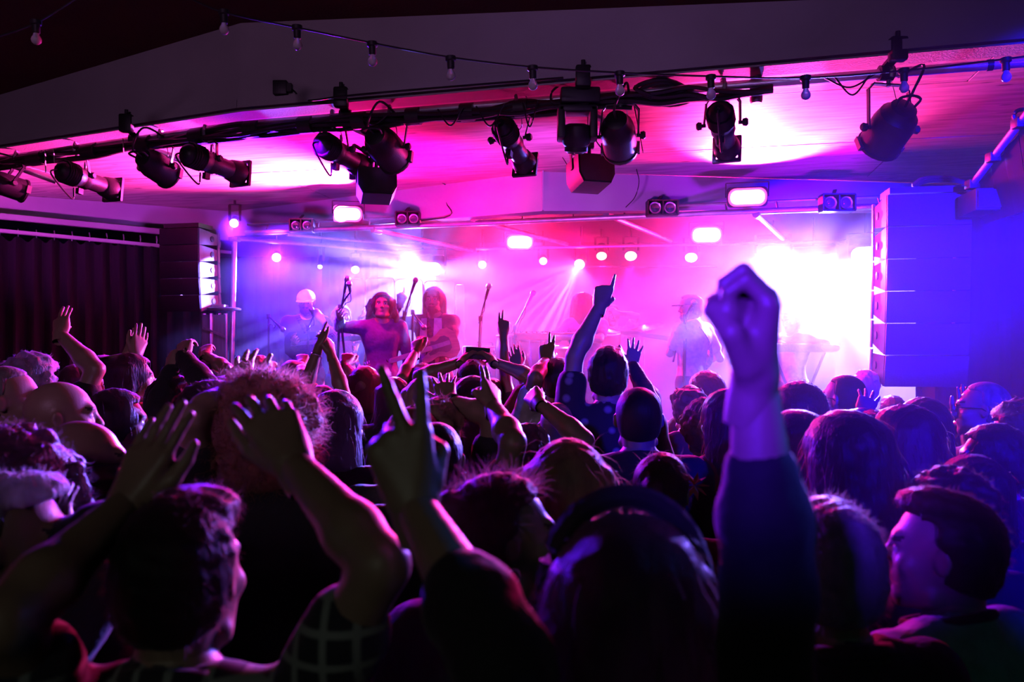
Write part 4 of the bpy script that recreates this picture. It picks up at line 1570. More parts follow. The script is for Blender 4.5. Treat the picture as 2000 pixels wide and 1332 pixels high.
def strands(V, Q, n, length, width, down=0.4, out=0.6, curl=0.0, seed=0, zmin=-9, jitter=0.35):
    """thin tapering hairs rising from the hair surface"""
    r = np.random.default_rng(seed)
    a, b, c = V[Q[:, 0]], V[Q[:, 1]], V[Q[:, 2]]
    nr = np.cross(b - a, c - a)
    cen = V[Q].mean(1)
    nr /= (np.linalg.norm(nr, axis=1)[:, None] + 1e-9)
    ok = np.where((cen[:, 2] > zmin) & (np.einsum('ij,ij->i', nr, cen - np.array((0, -0.02, 0.0))) > 0))[0]
    ch = r.choice(ok, n)
    p = cen[ch]
    d = nr[ch] * out + np.array((0, -0.1, -1.0)) * down + r.normal(size=(n, 3)) * jitter
    d /= np.linalg.norm(d, axis=1)[:, None]
    side = np.cross(d, r.normal(size=(n, 3)))
    side /= (np.linalg.norm(side, axis=1)[:, None] + 1e-9)
    ln = length * r.uniform(0.4, 1.2, size=(n, 1))
    vs, fs = [], []
    segs = 4
    pts = []
    cur = p - d * 0.004
    for s_ in range(segs + 1):
        t = s_ / segs
        w_ = width * (1 - 0.85 * t)
        off = side * curl * np.sin(t * 7 + ch[:, None]) + np.cross(side, d) * curl * np.cos(t * 7 + ch[:, None])
        pos = cur + off * t
        pts.append((pos - side * w_, pos + side * w_))
        d = d + np.array((0, 0, -1.0)) * 0.18 * down * 2
        d /= np.linalg.norm(d, axis=1)[:, None]
        cur = cur + d * ln / segs
    allv = np.concatenate([np.concatenate(q) for q in pts])
    k = np.arange(n)
    for s_ in range(segs):
        o0, o1 = 2 * n * s_, 2 * n * (s_ + 1)
        fs.append(np.stack([o0 + k, o0 + n + k, o1 + n + k, o1 + k], 1))
    return allv, np.concatenate(fs)


# ---------------------------------------------------------------- colours of people
def glowing_hair(m):
    """hair lets light through: part of what hits it from behind comes out in front"""
    nt = m.node_tree
    b = nt.nodes['Principled BSDF']
    tr = nt.nodes.new('ShaderNodeBsdfTranslucent')
    ml = nt.nodes.new('ShaderNodeMixShader')
    ml.inputs[0].default_value = 0.45
    src = b.inputs['Base Color'].links[0].from_socket
    br = nt.nodes.new('ShaderNodeMix')
    br.data_type = 'RGBA'
    br.inputs['Factor'].default_value = 0.5
    br.inputs['B'].default_value = (0.55, 0.45, 0.4, 1)
    nt.links.new(src, br.inputs['A'])
    nt.links.new(br.outputs['Result'], tr.inputs['Color'])
    nt.links.new(b.outputs[0], ml.inputs[1])
    nt.links.new(tr.outputs[0], ml.inputs[2])
    nt.links.new(ml.outputs[0], nt.nodes['Material Output'].inputs['Surface'])


def pmat(name, col, **kw):
    if name not in M:
        M[name] = mat(name, col, **kw)
    return name


for nm, col in (('skin_fair', (0.36, 0.22, 0.17)), ('skin_tan', (0.26, 0.16, 0.12)), ('skin_brown', (0.15, 0.08, 0.055))):
    pmat(nm, col, rough=0.42, nscale=30, namt=0.06, bump=0.08, bscale=220, sheen=0.0)
pmat('lips', (0.36, 0.13, 0.12), rough=0.4)
pmat('eye_white', (0.6, 0.58, 0.56), rough=0.25)
pmat('dark_brow', (0.03, 0.02, 0.018), rough=0.6)
for nm, col in (('hair_black', (0.010, 0.009, 0.010)), ('hair_brown', (0.035, 0.020, 0.014)), ('hair_red', (0.15, 0.035, 0.018)), ('hair_blonde', (0.42, 0.30, 0.17)), ('hair_ginger', (0.36, 0.15, 0.07)), ('hair_grey', (0.34, 0.33, 0.33)), ('hair_white', (0.66, 0.64, 0.62))):
    pmat(nm, col, rough=0.5, nscale=40, namt=0.35, bump=0.5, bscale=160, sheen=0.15, stretch=(1, 1, 0.15), spec=0.4)
    glowing_hair(M[nm])
for nm, col in (('cloth_black', (0.012, 0.012, 0.014)), ('cloth_navy', (0.02, 0.025, 0.05)), ('cloth_grey', (0.10, 0.10, 0.11)), ('cloth_white', (0.62, 0.60, 0.58)), ('cloth_red', (0.25, 0.03, 0.03)), ('cloth_olive', (0.16, 0.17, 0.11)), ('cloth_brown', (0.10, 0.06, 0.045)), ('cloth_denim', (0.05, 0.07, 0.13))):
    pmat(nm, col, rough=0.85, nscale=25, namt=0.18, bump=0.35, bscale=45, sheen=0.12)


def pattern_cloth(name, c0, c1, kind):
    m = mat(name, c0, rough=0.85, sheen=0.2)
    nt = m.node_tree
    b = nt.nodes['Principled BSDF']
    tc = next(n for n in nt.nodes if n.type == 'TEX_COORD')
    mix = nt.nodes.new('ShaderNodeMix')
    mix.data_type = 'RGBA'
    mix.inputs['A'].default_value = (*c0, 1)
    mix.inputs['B'].default_value = (*c1, 1)
    if kind == 'floral':
        v = nt.nodes.new('ShaderNodeTexVoronoi')
        v.inputs['Scale'].default_value = 16
        rp = nt.nodes.new('ShaderNodeMapRange')
        rp.inputs[1].default_value = 0.18
        rp.inputs[2].default_value = 0.34
        rp.inputs[3].default_value = 1
        rp.inputs[4].default_value = 0
        nt.links.new(tc.outputs['Object'], v.inputs['Vector'])
        nt.links.new(v.outputs['Distance'], rp.inputs[0])
        nt.links.new(rp.outputs[0], mix.inputs['Factor'])
    else:
        outs = []
        for ax in ('X', 'Z'):
            wv = nt.nodes.new('ShaderNodeTexWave')
            wv.bands_direction = ax
            wv.inputs['Scale'].default_value = 7
            rp = nt.nodes.new('ShaderNodeMapRange')
            rp.inputs[1].default_value = 0.80
            rp.inputs[2].default_value = 0.95
            nt.links.new(tc.outputs['Object'], wv.inputs['Vector'])
            nt.links.new(wv.outputs['Fac'], rp.inputs[0])
            outs.append(rp)
        mx = nt.nodes.new('ShaderNodeMath')
        mx.operation = 'ADD'
        mx.use_clamp = True
        nt.links.new(outs[0].outputs[0], mx.inputs[0])
        nt.links.new(outs[1].outputs[0], mx.inputs[1])
        nt.links.new(mx.outputs[0], mix.inputs['Factor'])
    nt.links.new(mix.outputs['Result'], b.inputs['Base Color'])
    M[name] = m


pattern_cloth('cloth_floral', (0.015, 0.013, 0.02), (0.30, 0.20, 0.24), 'floral')
pattern_cloth('cloth_plaid', (0.02, 0.02, 0.03), (0.30, 0.30, 0.30), 'plaid')

HIP = 0.09
SH = {1: np.array((0.178, -0.012, 1.425)), -1: np.array((-0.178, -0.012, 1.425))}
UA, FA = 0.30, 0.255
HEADC = np.array((0, 0.018, 1.632))


def torso(f, o, k=0.05):
    f.ell((0, 0.0, 0.955), (0.152 + o, 0.112 + o, 0.130 + o), 0)
    f.ell((0, 0.010, 1.09), (0.135 + o, 0.098 + o, 0.15 + o), k)
    f.ell((0, 0.0, 1.27), (0.160 + o, 0.108 + o, 0.18 + o), k)
    f.cone((-0.10, -0.02, 1.36), (0.10, -0.02, 1.36), 0.085 + o, 0.085 + o, 0.06)
    for s in (1, -1):
        f.cone((0, -0.022, 1.478), SH[s] + np.array((-0.02 * s, 0, 0.012)), 0.048 + o, 0.044 + o, 0.05)
        f.ell(SH[s], (0.058 + o, 0.058 + o, 0.060 + o), 0.03)


def legs(f, o, k=0.03, feet=True):
    for s in (1, -1):
        hip, kn, an = (s * 0.085, 0, 0.90), (s * 0.098, 0.012, 0.50), (s * 0.10, -0.012, 0.085)
        f.cone(hip, kn, 0.088 + o, 0.058 + o, k)
        f.cone(kn, (s * 0.10, -0.02, 0.36), 0.054 + o, 0.056 + o, k)
        f.cone((s * 0.10, -0.02, 0.36), an, 0.056 + o, 0.036 + o, k)
        if feet:
            f.cone((s * 0.10, -0.03, 0.038), (s * 0.115, 0.14, 0.024), 0.036, 0.022, 0.02)


def ik(sh, wr, hint):
    d = wr - sh
    L = np.linalg.norm(d)
    a, b = UA, FA
    warn = L > (a + b) * 0.995
    if warn:
        sc_ = L / (a + b) * 1.005
        a, b = a * sc_, b * sc_
    u = d / L
    x = (a * a - b * b + L * L) / (2 * L)
    hh = math.sqrt(max(a * a - x * x, 0))
    c = sh + u * x
    v = hint - c
    v = v - u * (v @ u)
    if np.linalg.norm(v) < 1e-6:
        v = np.array((0, 0, -1.0)) - u * (-u[2])
    v /= np.linalg.norm(v)
    return c + v * hh, (L / (UA + FA) if warn else 0)


_shared = {}


def shared_trousers(m):
    if m not in _shared:
        f = Field((-0.32, -0.22, 0.02), (0.32, 0.24, 1.08), 0.026)
        legs(f, 0.014, feet=False)
        f.ell((0, 0.0, 0.955), (0.165, 0.126, 0.125), 0.05)
        X, Y, Z = f.grid()
        f.keep(Z - 1.0)
        f.keep(0.07 - Z)
        V, Q = f.mesh()
        _shared[m] = make_mesh('trousers', V, Q, [m])
    return _shared[m]


def shared_shoe(s):
    if ('shoe', s) not in _shared:
        f = Field((-0.08, -0.12, -0.01), (0.09, 0.22, 0.12), 0.016)
        f.cone((0, -0.035, 0.045), (s * 0.012, 0.15, 0.032), 0.046, 0.032, 0.02)
        f.cone((0, -0.03, 0.05), (0, -0.02, 0.10), 0.044, 0.046, 0.02)
        X, Y, Z = f.grid()
        f.keep(0.004 - Z)
        V, Q = f.mesh()
        _shared[('shoe', s)] = make_mesh('shoe', V, Q, ['cloth_black'])
    return _shared[('shoe', s)]


def head_matrix(yaw, pitch, roll):
    return np.array(Euler((R(pitch), R(roll), R(-yaw)), 'XYZ').to_matrix())


NP = 0
FARARM = []


def person(cx, ytop, Y, label, hair='short', hc='hair_brown', skin='skin_fair', face=0, body=None, shirt='cloth_black', sleeve='tee',
           arms=None, pitch=0, roll=0, res=0.018, extra=(), trousers='cloth_denim', floor=0.0, group=None, nstr=0, hair_s=1.0, seed=None, wide=1.0, strand=None, name='person', beard=None, neck=0.0):
    """a standing person whose head shows at photo column cx with its crown at row ytop, Y metres away.
    face / body: degrees turned from the stage towards the right of the room"""
    global NP
    NP += 1
    seed = NP if seed is None else seed
    body = face * 0.5 if body is None else body
    crown = at(cx, ytop, Y)
    hair_up = {'bald': 0.0, 'buzz': 0.004, 'afro': 0.038, 'bigcurly': 0.038, 'curly': 0.022, 'messy': 0.022}.get(hair, 0.013)
    s = (crown.z - hair_up - floor) / 1.748
    if hair == 'afro' or hair == 'bigcurly':
        s = (crown.z - floor) / (1.748 + hair_up)
    root = thing(name, (crown.x, Y, floor), label, 'person', group)
    root.rotation_euler = (0, 0, R(-body))
    root.scale = (s * wide, s, s)
    Rb = np.array(Matrix.Rotation(R(-body), 3, 'Z'))

    def loc(p):
        q = Rb.T @ (np.array(p) - np.array((crown.x, Y, floor)))
        return q / np.array((s * wide, s, s))

    def dirl(v):
        q = Rb.T @ np.array(v)
        return q / (np.linalg.norm(q) + 1e-9)

    # arms
    A = {}
    arms = arms or {}
    hands = []
    hres = 0.0042 if Y < 2 else (0.0058 if Y < 4.5 else 0.007)
    for sg in (1, -1):
        a = arms.get('R' if sg > 0 else 'L')
        if a is None:
            wr = np.array((sg * 0.215, 0.045, 0.90))
            el, w_ = ik(SH[sg], wr, np.array((sg * 0.40, -0.15, 1.15)))
            A[sg] = (SH[sg], el, wr)
            hands.append((sg, 'relaxed', wr, (wr - el), np.array((-sg * 1.0, 0, 0)), 0.0115, 1.0))
            continue
        wp = at(a['w'][0], a['w'][1], Y + a['w'][2])
        wr = loc(wp)
        hint = loc(at(a['e'][0], a['e'][1], Y + (a['e'][2] if len(a['e']) > 2 else 0))) if 'e' in a else SH[sg] + np.array((sg * 0.35, -0.05, -0.1))
        el, w_ = ik(SH[sg], wr, hint)
        if w_:
            FARARM.append((label[:30], 'R' if sg > 0 else 'L', round(float(w_), 2)))
        A[sg] = (SH[sg], el, wr)
        if 'f' in a:
            fp = at(a['f'][0], a['f'][1], Y + a['w'][2] + (a['f'][2] if len(a['f']) > 2 else 0))
            fd = loc(fp) - wr
        else:
            fd = wr - el
        pal = dirl(a.get('p', (0, 1, 0)))
        hands.append((sg, a.get('h', 'open'), wr, fd, pal, hres, a.get('k', 1.0)))
    lo = np.array((-0.36, -0.30, 0.0))
    hi = np.array((0.36, 0.32, 1.70))
    for sg in A:
        for p in A[sg]:
            lo = np.minimum(lo, p - 0.09)
            hi = np.maximum(hi, p + 0.09)
    f = Field(lo - 0.03, hi + 0.03, res)
    torso(f, 0)
    legs(f, 0)
    hm = head_matrix(face - body, pitch, roll)
    hcn = HEADC + hm @ np.array((0, 0.0, 0.0)) + np.array((0, 0.02 * math.sin(R(-pitch)) + neck, 0))
    f.cone((0, -0.02, 1.44), hcn + hm @ np.array((0, -0.030, -0.13)), 0.060, 0.054, 0.04)
    f.cone(hcn + hm @ np.array((0, -0.030, -0.13)), hcn + hm @ np.array((0, -0.03, -0.06)), 0.054, 0.05, 0.01)
    for sg in A:
        a, b, c = A[sg]
        f.cone(a, a + (b - a) * 0.35, 0.052, 0.049, 0.025)
        f.cone(a + (b - a) * 0.35, b, 0.049, 0.038, 0.02)
        f.cone(b, b + (c - b) * 0.30, 0.039, 0.043, 0.015)
        f.cone(b + (c - b) * 0.30, c, 0.042, 0.0265, 0.02)
    V, Q = f.mesh()
    V, Fs = cluster(V, Q, (V[:, 2] < 1.12) & (np.abs(V[:, 0]) < 0.2), 0.05)
    parts_v, parts_f, parts_m = [V], list(Fs), [0] * len(Fs)
    off = len(V)
    hv, hq, hmi = head_mesh(0.0062 if Y < 2.8 or floor > 0 else 0.0085)
    parts_v.append(hv @ hm.T + hcn)
    parts_f += (hq + off).tolist()
    parts_m += hmi.tolist()
    off += len(hv)
    for sg, pose, wr, fd, pal, hr, kk in hands:
        v, q = hand_mesh(pose, hr)
        v = v.copy() * kk
        if sg < 0:
            v[:, 0] *= -1
            q = q[:, ::-1]
        z = fd / np.linalg.norm(fd)
        y = pal - z * (pal @ z)
        if np.linalg.norm(y) < 1e-3:
            y = np.array((0, 1, 0.0)) - z * z[1]
        y /= np.linalg.norm(y)
        x = np.cross(y, z)
        m = np.stack([x, y, z], 1)
        parts_v.append(v @ m.T + wr)
        parts_f += (q + off).tolist()
        parts_m += [0] * len(q)
        off += len(v)
    bm_ = make_mesh('body', np.concatenate(parts_v), parts_f, [skin, 'lips', 'eye_white', 'dark_brow'], parts_m)
    put('body', bm_, root)
    # shirt
    f = Field(lo - 0.03, hi + 0.03, res)
    torso(f, 0.012)
    if sleeve == 'dress':
        f.cone((0, 0, 0.95), (0, 0, 0.30), 0.165, 0.27, 0.05)
    X, Y_, Z = f.grid()
    if sleeve in ('tee', 'long', 'open', 'dress'):
        for sg in A:
            a, b, c = A[sg]
            if sleeve == 'tee':
                e = a + (b - a) * 0.62
                f.cone(a, e, 0.066, 0.064, 0.03)
                d = (b - a) / np.linalg.norm(b - a)
            else:
                t1 = arms.get('R' if sg > 0 else 'L', {}).get('cuff', 0.93) if arms else 0.93
                f.cone(a, a + (b - a) * 0.4, 0.068, 0.064, 0.03)
                f.cone(a + (b - a) * 0.4, b, 0.064, 0.054, 0.02)
                if t1 > 0:
                    f.cone(b, b + (c - b) * min(0.35, t1), 0.055, 0.054, 0.02)
                    if t1 > 0.35:
                        f.cone(b + (c - b) * 0.35, b + (c - b) * t1, 0.054, 0.040 + 0.010 * (1 - t1), 0.015)
        f.keep(0.86 - Z if sleeve != 'dress' else 0.33 - Z)
        f.ell((0, 0.03, 1.535), (0.082, 0.092, 0.075), 0.008, 'sub')
    elif sleeve == 'tank':
        f.keep(0.86 - Z)
        f.ell((0, 0.03, 1.51), (0.115, 0.10, 0.10), 0.01, 'sub')
        for sg in (1, -1):
            f.ell((sg * 0.215, 0, 1.40), (0.065, 0.12, 0.12), 0.01, 'sub')
    near = np.abs(f.F) < 0.03
    f.F = np.where(near, f.F - 0.0035 * wave3(X, Y_, Z, 7, seed), f.F).astype(np.float32)
    V, Q = f.mesh()
    V, Fs = cluster(V, Q, V[:, 2] < 1.15, 0.045 if Y < 5 and floor == 0 else 0.03)
    put('shirt', make_mesh('shirt', V, Fs, [shirt]), root)
    if floor > 0 or Y < 0:
        put('trousers', shared_trousers(trousers), root)
    else:
        put('trousers', shared_trousers(trousers), root)
    for sg in (1, -1):
        o = put('shoe', shared_shoe(sg), root)
        o.location = (sg * 0.10, 0, 0)
    # hair
    if hair != 'bald':
        hh = 0.0085 if Y < 2.6 else 0.0105
        hv, hq = hair_mesh(hair, seed % 3, hh)
        vv, ff = hv * np.array((hair_s, hair_s, 1)), hq
        if not nstr and hair != 'buzz' and Y < 5.4:
            nstr = 260
            strand = (0.08, 0.0009, 0.85, 0.3, 0.002) if hair in ('long', 'longwavy', 'bob', 'braid', 'ponytail') else (0.018, 0.0008, 0.2, 0.8, 0.002)
        if nstr:
            ln, wd, dn, ot, cu = strand or (0.035, 0.0006, 0.3, 0.7, 0.002)
            sv, sf = strands(vv, ff, nstr, ln, wd, dn, ot, cu, seed)
            ff = np.concatenate([ff, sf + len(vv)])
            vv = np.concatenate([vv, sv])
        put('hair', make_mesh('hair', vv @ hm.T + hcn, ff.tolist(), [hc]), root)
    if beard:
        f = Field((-0.10, -0.06, -0.22), (0.10, 0.16, 0.02), 0.0075)
        f.ell((0, 0.034, -0.078), (0.060, 0.066, 0.046), 0)
        f.cone((0, 0.07, -0.10), (0, 0.075, -0.10 - beard), 0.034, 0.014, 0.02)
        f.ell((0, 0.082, -0.040), (0.036, 0.016, 0.009), 0.01)
        X, Y_, Z = f.grid()
        f.F = np.where(np.abs(f.F) < 0.05, f.F - 0.003 * wave3(X, Y_, Z, 40, seed), f.F).astype(np.float32)
        f.ell((0, 0.105, -0.057), (0.021, 0.03, 0.008), 0.003, 'sub')
        f.keep(Z + 0.030 + 0.25 * np.abs(X) * 0)
        f.keep(-Y_ - 0.0 + 0.005)
        V, Q = f.mesh()
        put('beard', make_mesh('beard', V @ hm.T + hcn, Q.tolist(), [hc]), root)
    for e in extra:
        e(root, hm, hcn, s, A)
    return root


# ---------------------------------------------------------------- worn things, made in head space
def in_head(b, name, m, root, hm, hcn):
    V = np.array(b.v) @ hm.T + hcn
    me = make_mesh(name, V, b.f, [m])
    me.set_sharp_from_angle(angle=R(40))
    bm = bmesh.new()
    bm.from_mesh(me)
    bmesh.ops.recalc_face_normals(bm, faces=bm.faces)
    bm.to_mesh(me)
    bm.free()
    return put(name, me, root)


def glasses(root, hm, hcn, s, A):
    b = MB()
    for sx in (-1, 1):
        pts = [(sx * 0.034 + 0.024 * math.cos(a), 0.098 - 0.002 * abs(math.cos(a)), 0.007 + 0.018 * math.sin(a)) for a in np.linspace(0, 6.283, 14, endpoint=False)]
        b.tube(pts, 0.0024, 5, closed=True)
        b.tube([(sx * 0.057, 0.096, 0.012), (sx * 0.076, 0.06, 0.012), (sx * 0.083, 0.0, 0.010), (sx * 0.083, -0.02, -0.004)], 0.0024, 5)
    b.tube([(-0.011, 0.098, 0.012), (0.011, 0.098, 0.012)], 0.0024, 5)
    in_head(b, 'glasses', 'black_plastic', root, hm, hcn)


def earring(root, hm, hcn, s, A):
    for sx in (-1, 1):
        b = MB()
        b.tube([(sx * 0.088 + 0.0, -0.012 + 0.012 * math.cos(a), -0.050 + 0.014 * math.sin(a)) for a in np.linspace(0, 6.283, 12, endpoint=False)], 0.002, 5, closed=True)
        in_head(b, 'earring', 'steel', root, hm, hcn)


def cap_of(m, back=False, name='cap'):
    def fn(root, hm, hcn, s, A):
        b = MB()
        vs, fs = [], []
        nu, nv = 20, 7
        for j in range(nv + 1):
            e = (j / nv) * math.pi / 2
            for i in range(nu):
                a = 2 * math.pi * i / nu
                vs.append((0.094 * math.cos(a) * math.cos(e), -0.012 + 0.114 * math.sin(a) * math.cos(e), 0.040 + 0.092 * math.sin(e) + (0.012 if j == 0 else 0) * -1))
        for j in range(nv):
            for i in range(nu):
                fs.append((j * nu + i, j * nu + (i + 1) % nu, (j + 1) * nu + (i + 1) % nu, (j + 1) * nu + i))
        b.raw(vs, fs)
        o = in_head(b, name, m, root, hm, hcn)
        sy = -1 if back else 1
        br = MB()
        vs, fs = [], []
        n = 12
        for i in range(n + 1):
            a = math.pi * (0.12 + 0.76 * i / n)
            x, y = math.cos(a), math.sin(a)
            for rr, zz in ((1.0, 0.040), (1.0, 0.034), (1.62, 0.026), (1.62, 0.031)):
                vs.append((0.088 * x, sy * (0.108 * y * rr - 0.0) - 0.012 if rr == 1.0 else sy * (0.104 + 0.085 * y ** 0.6) - 0.012, zz))
        for i in range(n):
            o4 = i * 4
            for q in range(4):
                fs.append((o4 + q, o4 + (q + 1) % 4, o4 + 4 + (q + 1) % 4, o4 + 4 + q))
        br.raw(vs, fs)
        V = np.array(br.v) @ hm.T + hcn
        me = make_mesh('brim', V, br.f, [m])
        ob = bpy.data.objects.new('brim', me)
        C.objects.link(ob)
        ob.parent = o
        bt = MB()
        bt.lathe((0, -0.012, 0.128), (0, 0, 1), [(0, 0.009), (0.005, 0.008), (0.008, 0.003)], 8)
        V = np.array(bt.v) @ hm.T + hcn
        me = make_mesh('button', V, bt.f, [m])
        ob = bpy.data.objects.new('button', me)
        C.objects.link(ob)
        ob.parent = o
    return fn


def headband(m, rad=0.012, tilt=0.0):
    def fn(root, hm, hcn, s, A):
        b = MB()
        pts = []
        for a in np.linspace(-0.25, math.pi + 0.25, 22):
            pts.append((0.108 * math.cos(a), 0.018 + tilt, 0.028 + 0.126 * math.sin(a)))
        b.tube(pts, rad, 8)
        in_head(b, 'headband', m, root, hm, hcn)
    return fn


def wristband(side, m, t=0.86, r=0.034, wd=0.03, name='wristband'):
    def fn(root, hm, hcn, s, A):
        a, b_, c = A[1 if side == 'R' else -1]
        d = (c - b_)
        p = b_ + d * t
        b = MB()
        dn = d / np.linalg.norm(d)
        b.lathe(p, dn, [(0, r * 0.93), (0.004, r), (wd - 0.004, r), (wd, r * 0.93)], 14)
        me = make_mesh(name, np.array(b.v), b.f, [m])
        put(name, me, root)
    return fn


def collar(m, r=0.075, th=0.012, z=1.487, name='collar'):
    def fn(root, hm, hcn, s, A):
        b = MB()
        pts = [(r * 1.02 * math.cos(a), 0.0 + r * 1.12 * math.sin(a), z - 0.030 * math.sin(a)) for a in np.linspace(0, 6.283, 22, endpoint=False)]
        b.tube(pts, th, 6, closed=True)
        put(name, make_mesh(name, np.array(b.v), b.f, [m]), root)
    return fn
pmat('cloth_violet', (0.10, 0.03, 0.20), rough=0.8, nscale=25, bump=0.3, bscale=40, sheen=0.3)
M['pale_edge'] = mat('pale_edge', (0.75, 0.78, 0.85), 0.25)
pmat('orange_band', (0.7, 0.10, 0.03), rough=0.7, nscale=20)
pmat('sequin', (0.6, 0.25, 0.35), rough=0.15, metal=0.9, nscale=90, bump=0.8, bscale=120)
# ================================================================ stage gear
ZS = 0.8


def guitar(c, neck, normal, label, col, k=1.0):
    c, neck, normal = Vector(c), Vector(neck).normalized(), Vector(normal).normalized()
    normal = (normal - neck * normal.dot(neck)).normalized()
    ex = neck.cross(normal)
    root = thing('electric_guitar', c, label, 'guitar')
    prof = [(-0.02, -0.20), (0.09, -0.195), (0.155, -0.13), (0.16, -0.06), (0.12, 0.0), (0.10, 0.05), (0.125, 0.11), (0.12, 0.17), (0.07, 0.19), (0.04, 0.14), (0.0, 0.12), (-0.04, 0.14), (-0.08, 0.21), (-0.125, 0.20), (-0.125, 0.12), (-0.10, 0.05), (-0.115, -0.01), (-0.155, -0.07), (-0.15, -0.14), (-0.10, -0.19)]
    MB().prism([(x * k, y * k) for x, y in prof], 0.042 * k, c - normal * 0.02 * k, ex, neck, normal).build('guitar_body', col, root)
    MB().prism([(x * k * 0.55, y * k * 0.6) for x, y in prof], 0.004, c + normal * 0.022 * k, ex, neck, normal).build('pickguard', 'black_plastic', root)
    MB().bar(c + neck * 0.10 * k + normal * 0.03 * k, c + neck * 0.62 * k + normal * 0.03 * k, 0.048 * k, 0.022 * k, ref=normal).build('neck', 'wood', root)
    MB().prism([(-0.025 * k, 0), (0.03 * k, 0), (0.045 * k, 0.03 * k), (0.03 * k, 0.17 * k), (0.0, 0.18 * k), (-0.03 * k, 0.03 * k)], 0.015 * k, c + neck * 0.61 * k + normal * 0.015 * k, ex, neck, normal).build('headstock', 'wood', root)
    b = MB()
    for q in range(6):
        p = c + neck * (0.645 + 0.022 * q) * k + ex * 0.045 * k + normal * 0.02 * k
        b.cyl(p, p + ex * 0.025 * k, 0.006 * k, n=6)
    b.build('tuning_pegs', 'steel', root)
    b = MB()
    for q in (-0.05, 0.01, 0.06):
        b.bar(c + neck * q * k - ex * 0.04 * k + normal * 0.028 * k, c + neck * q * k + ex * 0.04 * k + normal * 0.028 * k, 0.018 * k, 0.012 * k, ref=normal)
    b.build('pickups', 'black_plastic', root)
    b = MB()
    for q in range(6):
        o = ex * (q - 2.5) * 0.0075 * k + normal * 0.045 * k
        b.bar(c - neck * 0.11 * k + o, c + neck * 0.64 * k + o, 0.0012, 0.0012, ref=normal)
    b.build('strings', 'steel', root)
    return root


M['wood'] = mat('wood', (0.32, 0.17, 0.09), 0.4, nscale=6, stretch=(1, 1, 6), namt=0.3)
M['red_lacquer'] = mat('red_lacquer', (0.30, 0.03, 0.03), 0.2, coat=0.6)
M['dark_lacquer'] = mat('dark_lacquer', (0.03, 0.03, 0.05), 0.2, coat=0.6)
M['cream_lacquer'] = mat('cream_lacquer', (0.6, 0.5, 0.38), 0.25, coat=0.6)
M['brass'] = mat('brass', (0.7, 0.5, 0.2), 0.25, 0.95)
M['drum_shell'] = mat('drum_shell', (0.45, 0.30, 0.24), 0.3, coat=0.5)
M['drum_skin'] = mat('drum_skin', (0.75, 0.72, 0.68), 0.55)
ac = bpy.data.materials.new('acrylic')
ac.use_nodes = True
nt = ac.node_tree
ab = nt.nodes['Principled BSDF']
ab.inputs['Roughness'].default_value = 0.06
ab.inputs['Transmission Weight'].default_value = 0.0
ab.inputs['Base Color'].default_value = (0.85, 0.88, 0.95, 1)
fr = nt.nodes.new('ShaderNodeLayerWeight')
fr.inputs['Blend'].default_value = 0.25
mr = nt.nodes.new('ShaderNodeMapRange')
mr.inputs[3].default_value = 0.10
mr.inputs[4].default_value = 0.6
nt.links.new(fr.outputs['Fresnel'], mr.inputs[0])
nt.links.new(mr.outputs[0], ab.inputs['Alpha'])
M['acrylic'] = ac


def mic_stand(base, Y, knee, tip, label, straight=False, zb=ZS):
    """upright from the deck to pixel knee, boom to pixel tip"""
    kp, tp = at(*knee, Y), at(*tip, Y - 0.12)
    bp = Vector((at(base, 700, Y).x, Y, zb))
    root = thing('microphone_stand', bp, label, 'microphone stand', 'microphone stands on the stage')
    MB().tube([bp + Vector((0, 0, 0.05)), kp], 0.010, 8).build('pole', 'black_metal', root)
    for q in range(3):
        a = 2.1 * q + 0.4
        MB().tube([bp + Vector((0, 0, 0.12)), bp + Vector((0.27 * math.cos(a), 0.27 * math.sin(a), 0.012))], 0.009, 6).build('leg', 'black_metal', root)
    MB().box(kp, (0.035, 0.035, 0.05), bev=0.006).build('joint', 'black_plastic', root)
    d = (tp - kp)
    if d.length > 0.05:
        MB().tube([kp - d * 0.25, tp], 0.008, 8).build('boom', 'black_metal', root)
    dn = d.normalized() if d.length > 0.05 else Vector((0, -0.9, 0.4)).normalized()
    if straight:
        dn = Vector((0.1, -0.8, 0.35)).normalized()
    m_ = MB()
    m_.lathe(tp, dn, [(0, 0.009), (0.01, 0.012), (0.12, 0.016), (0.125, 0.019)], 10)
    mic = m_.build('microphone', 'black_plastic', root)
    MB().lathe(tp + dn * 0.125, dn, [(0, 0.020), (0.012, 0.026), (0.03, 0.026), (0.045, 0.018), (0.05, 0.004)], 12).build('mic_grille', 'grey_metal', mic)
    MB().tube(curve_pts([tp, tp - dn * 0.05 + Vector((0, 0, -0.06)), (tp + kp) / 2 + Vector((0, -0.02, -0.05)), kp + Vector((0.01, -0.02, -0.15)), (kp + bp) / 2 + Vector((0.02, -0.015, 0)), bp + Vector((0.1, -0.1, 0.02))], 5), 0.004, 5).build('lead', 'cable', root)
    return root


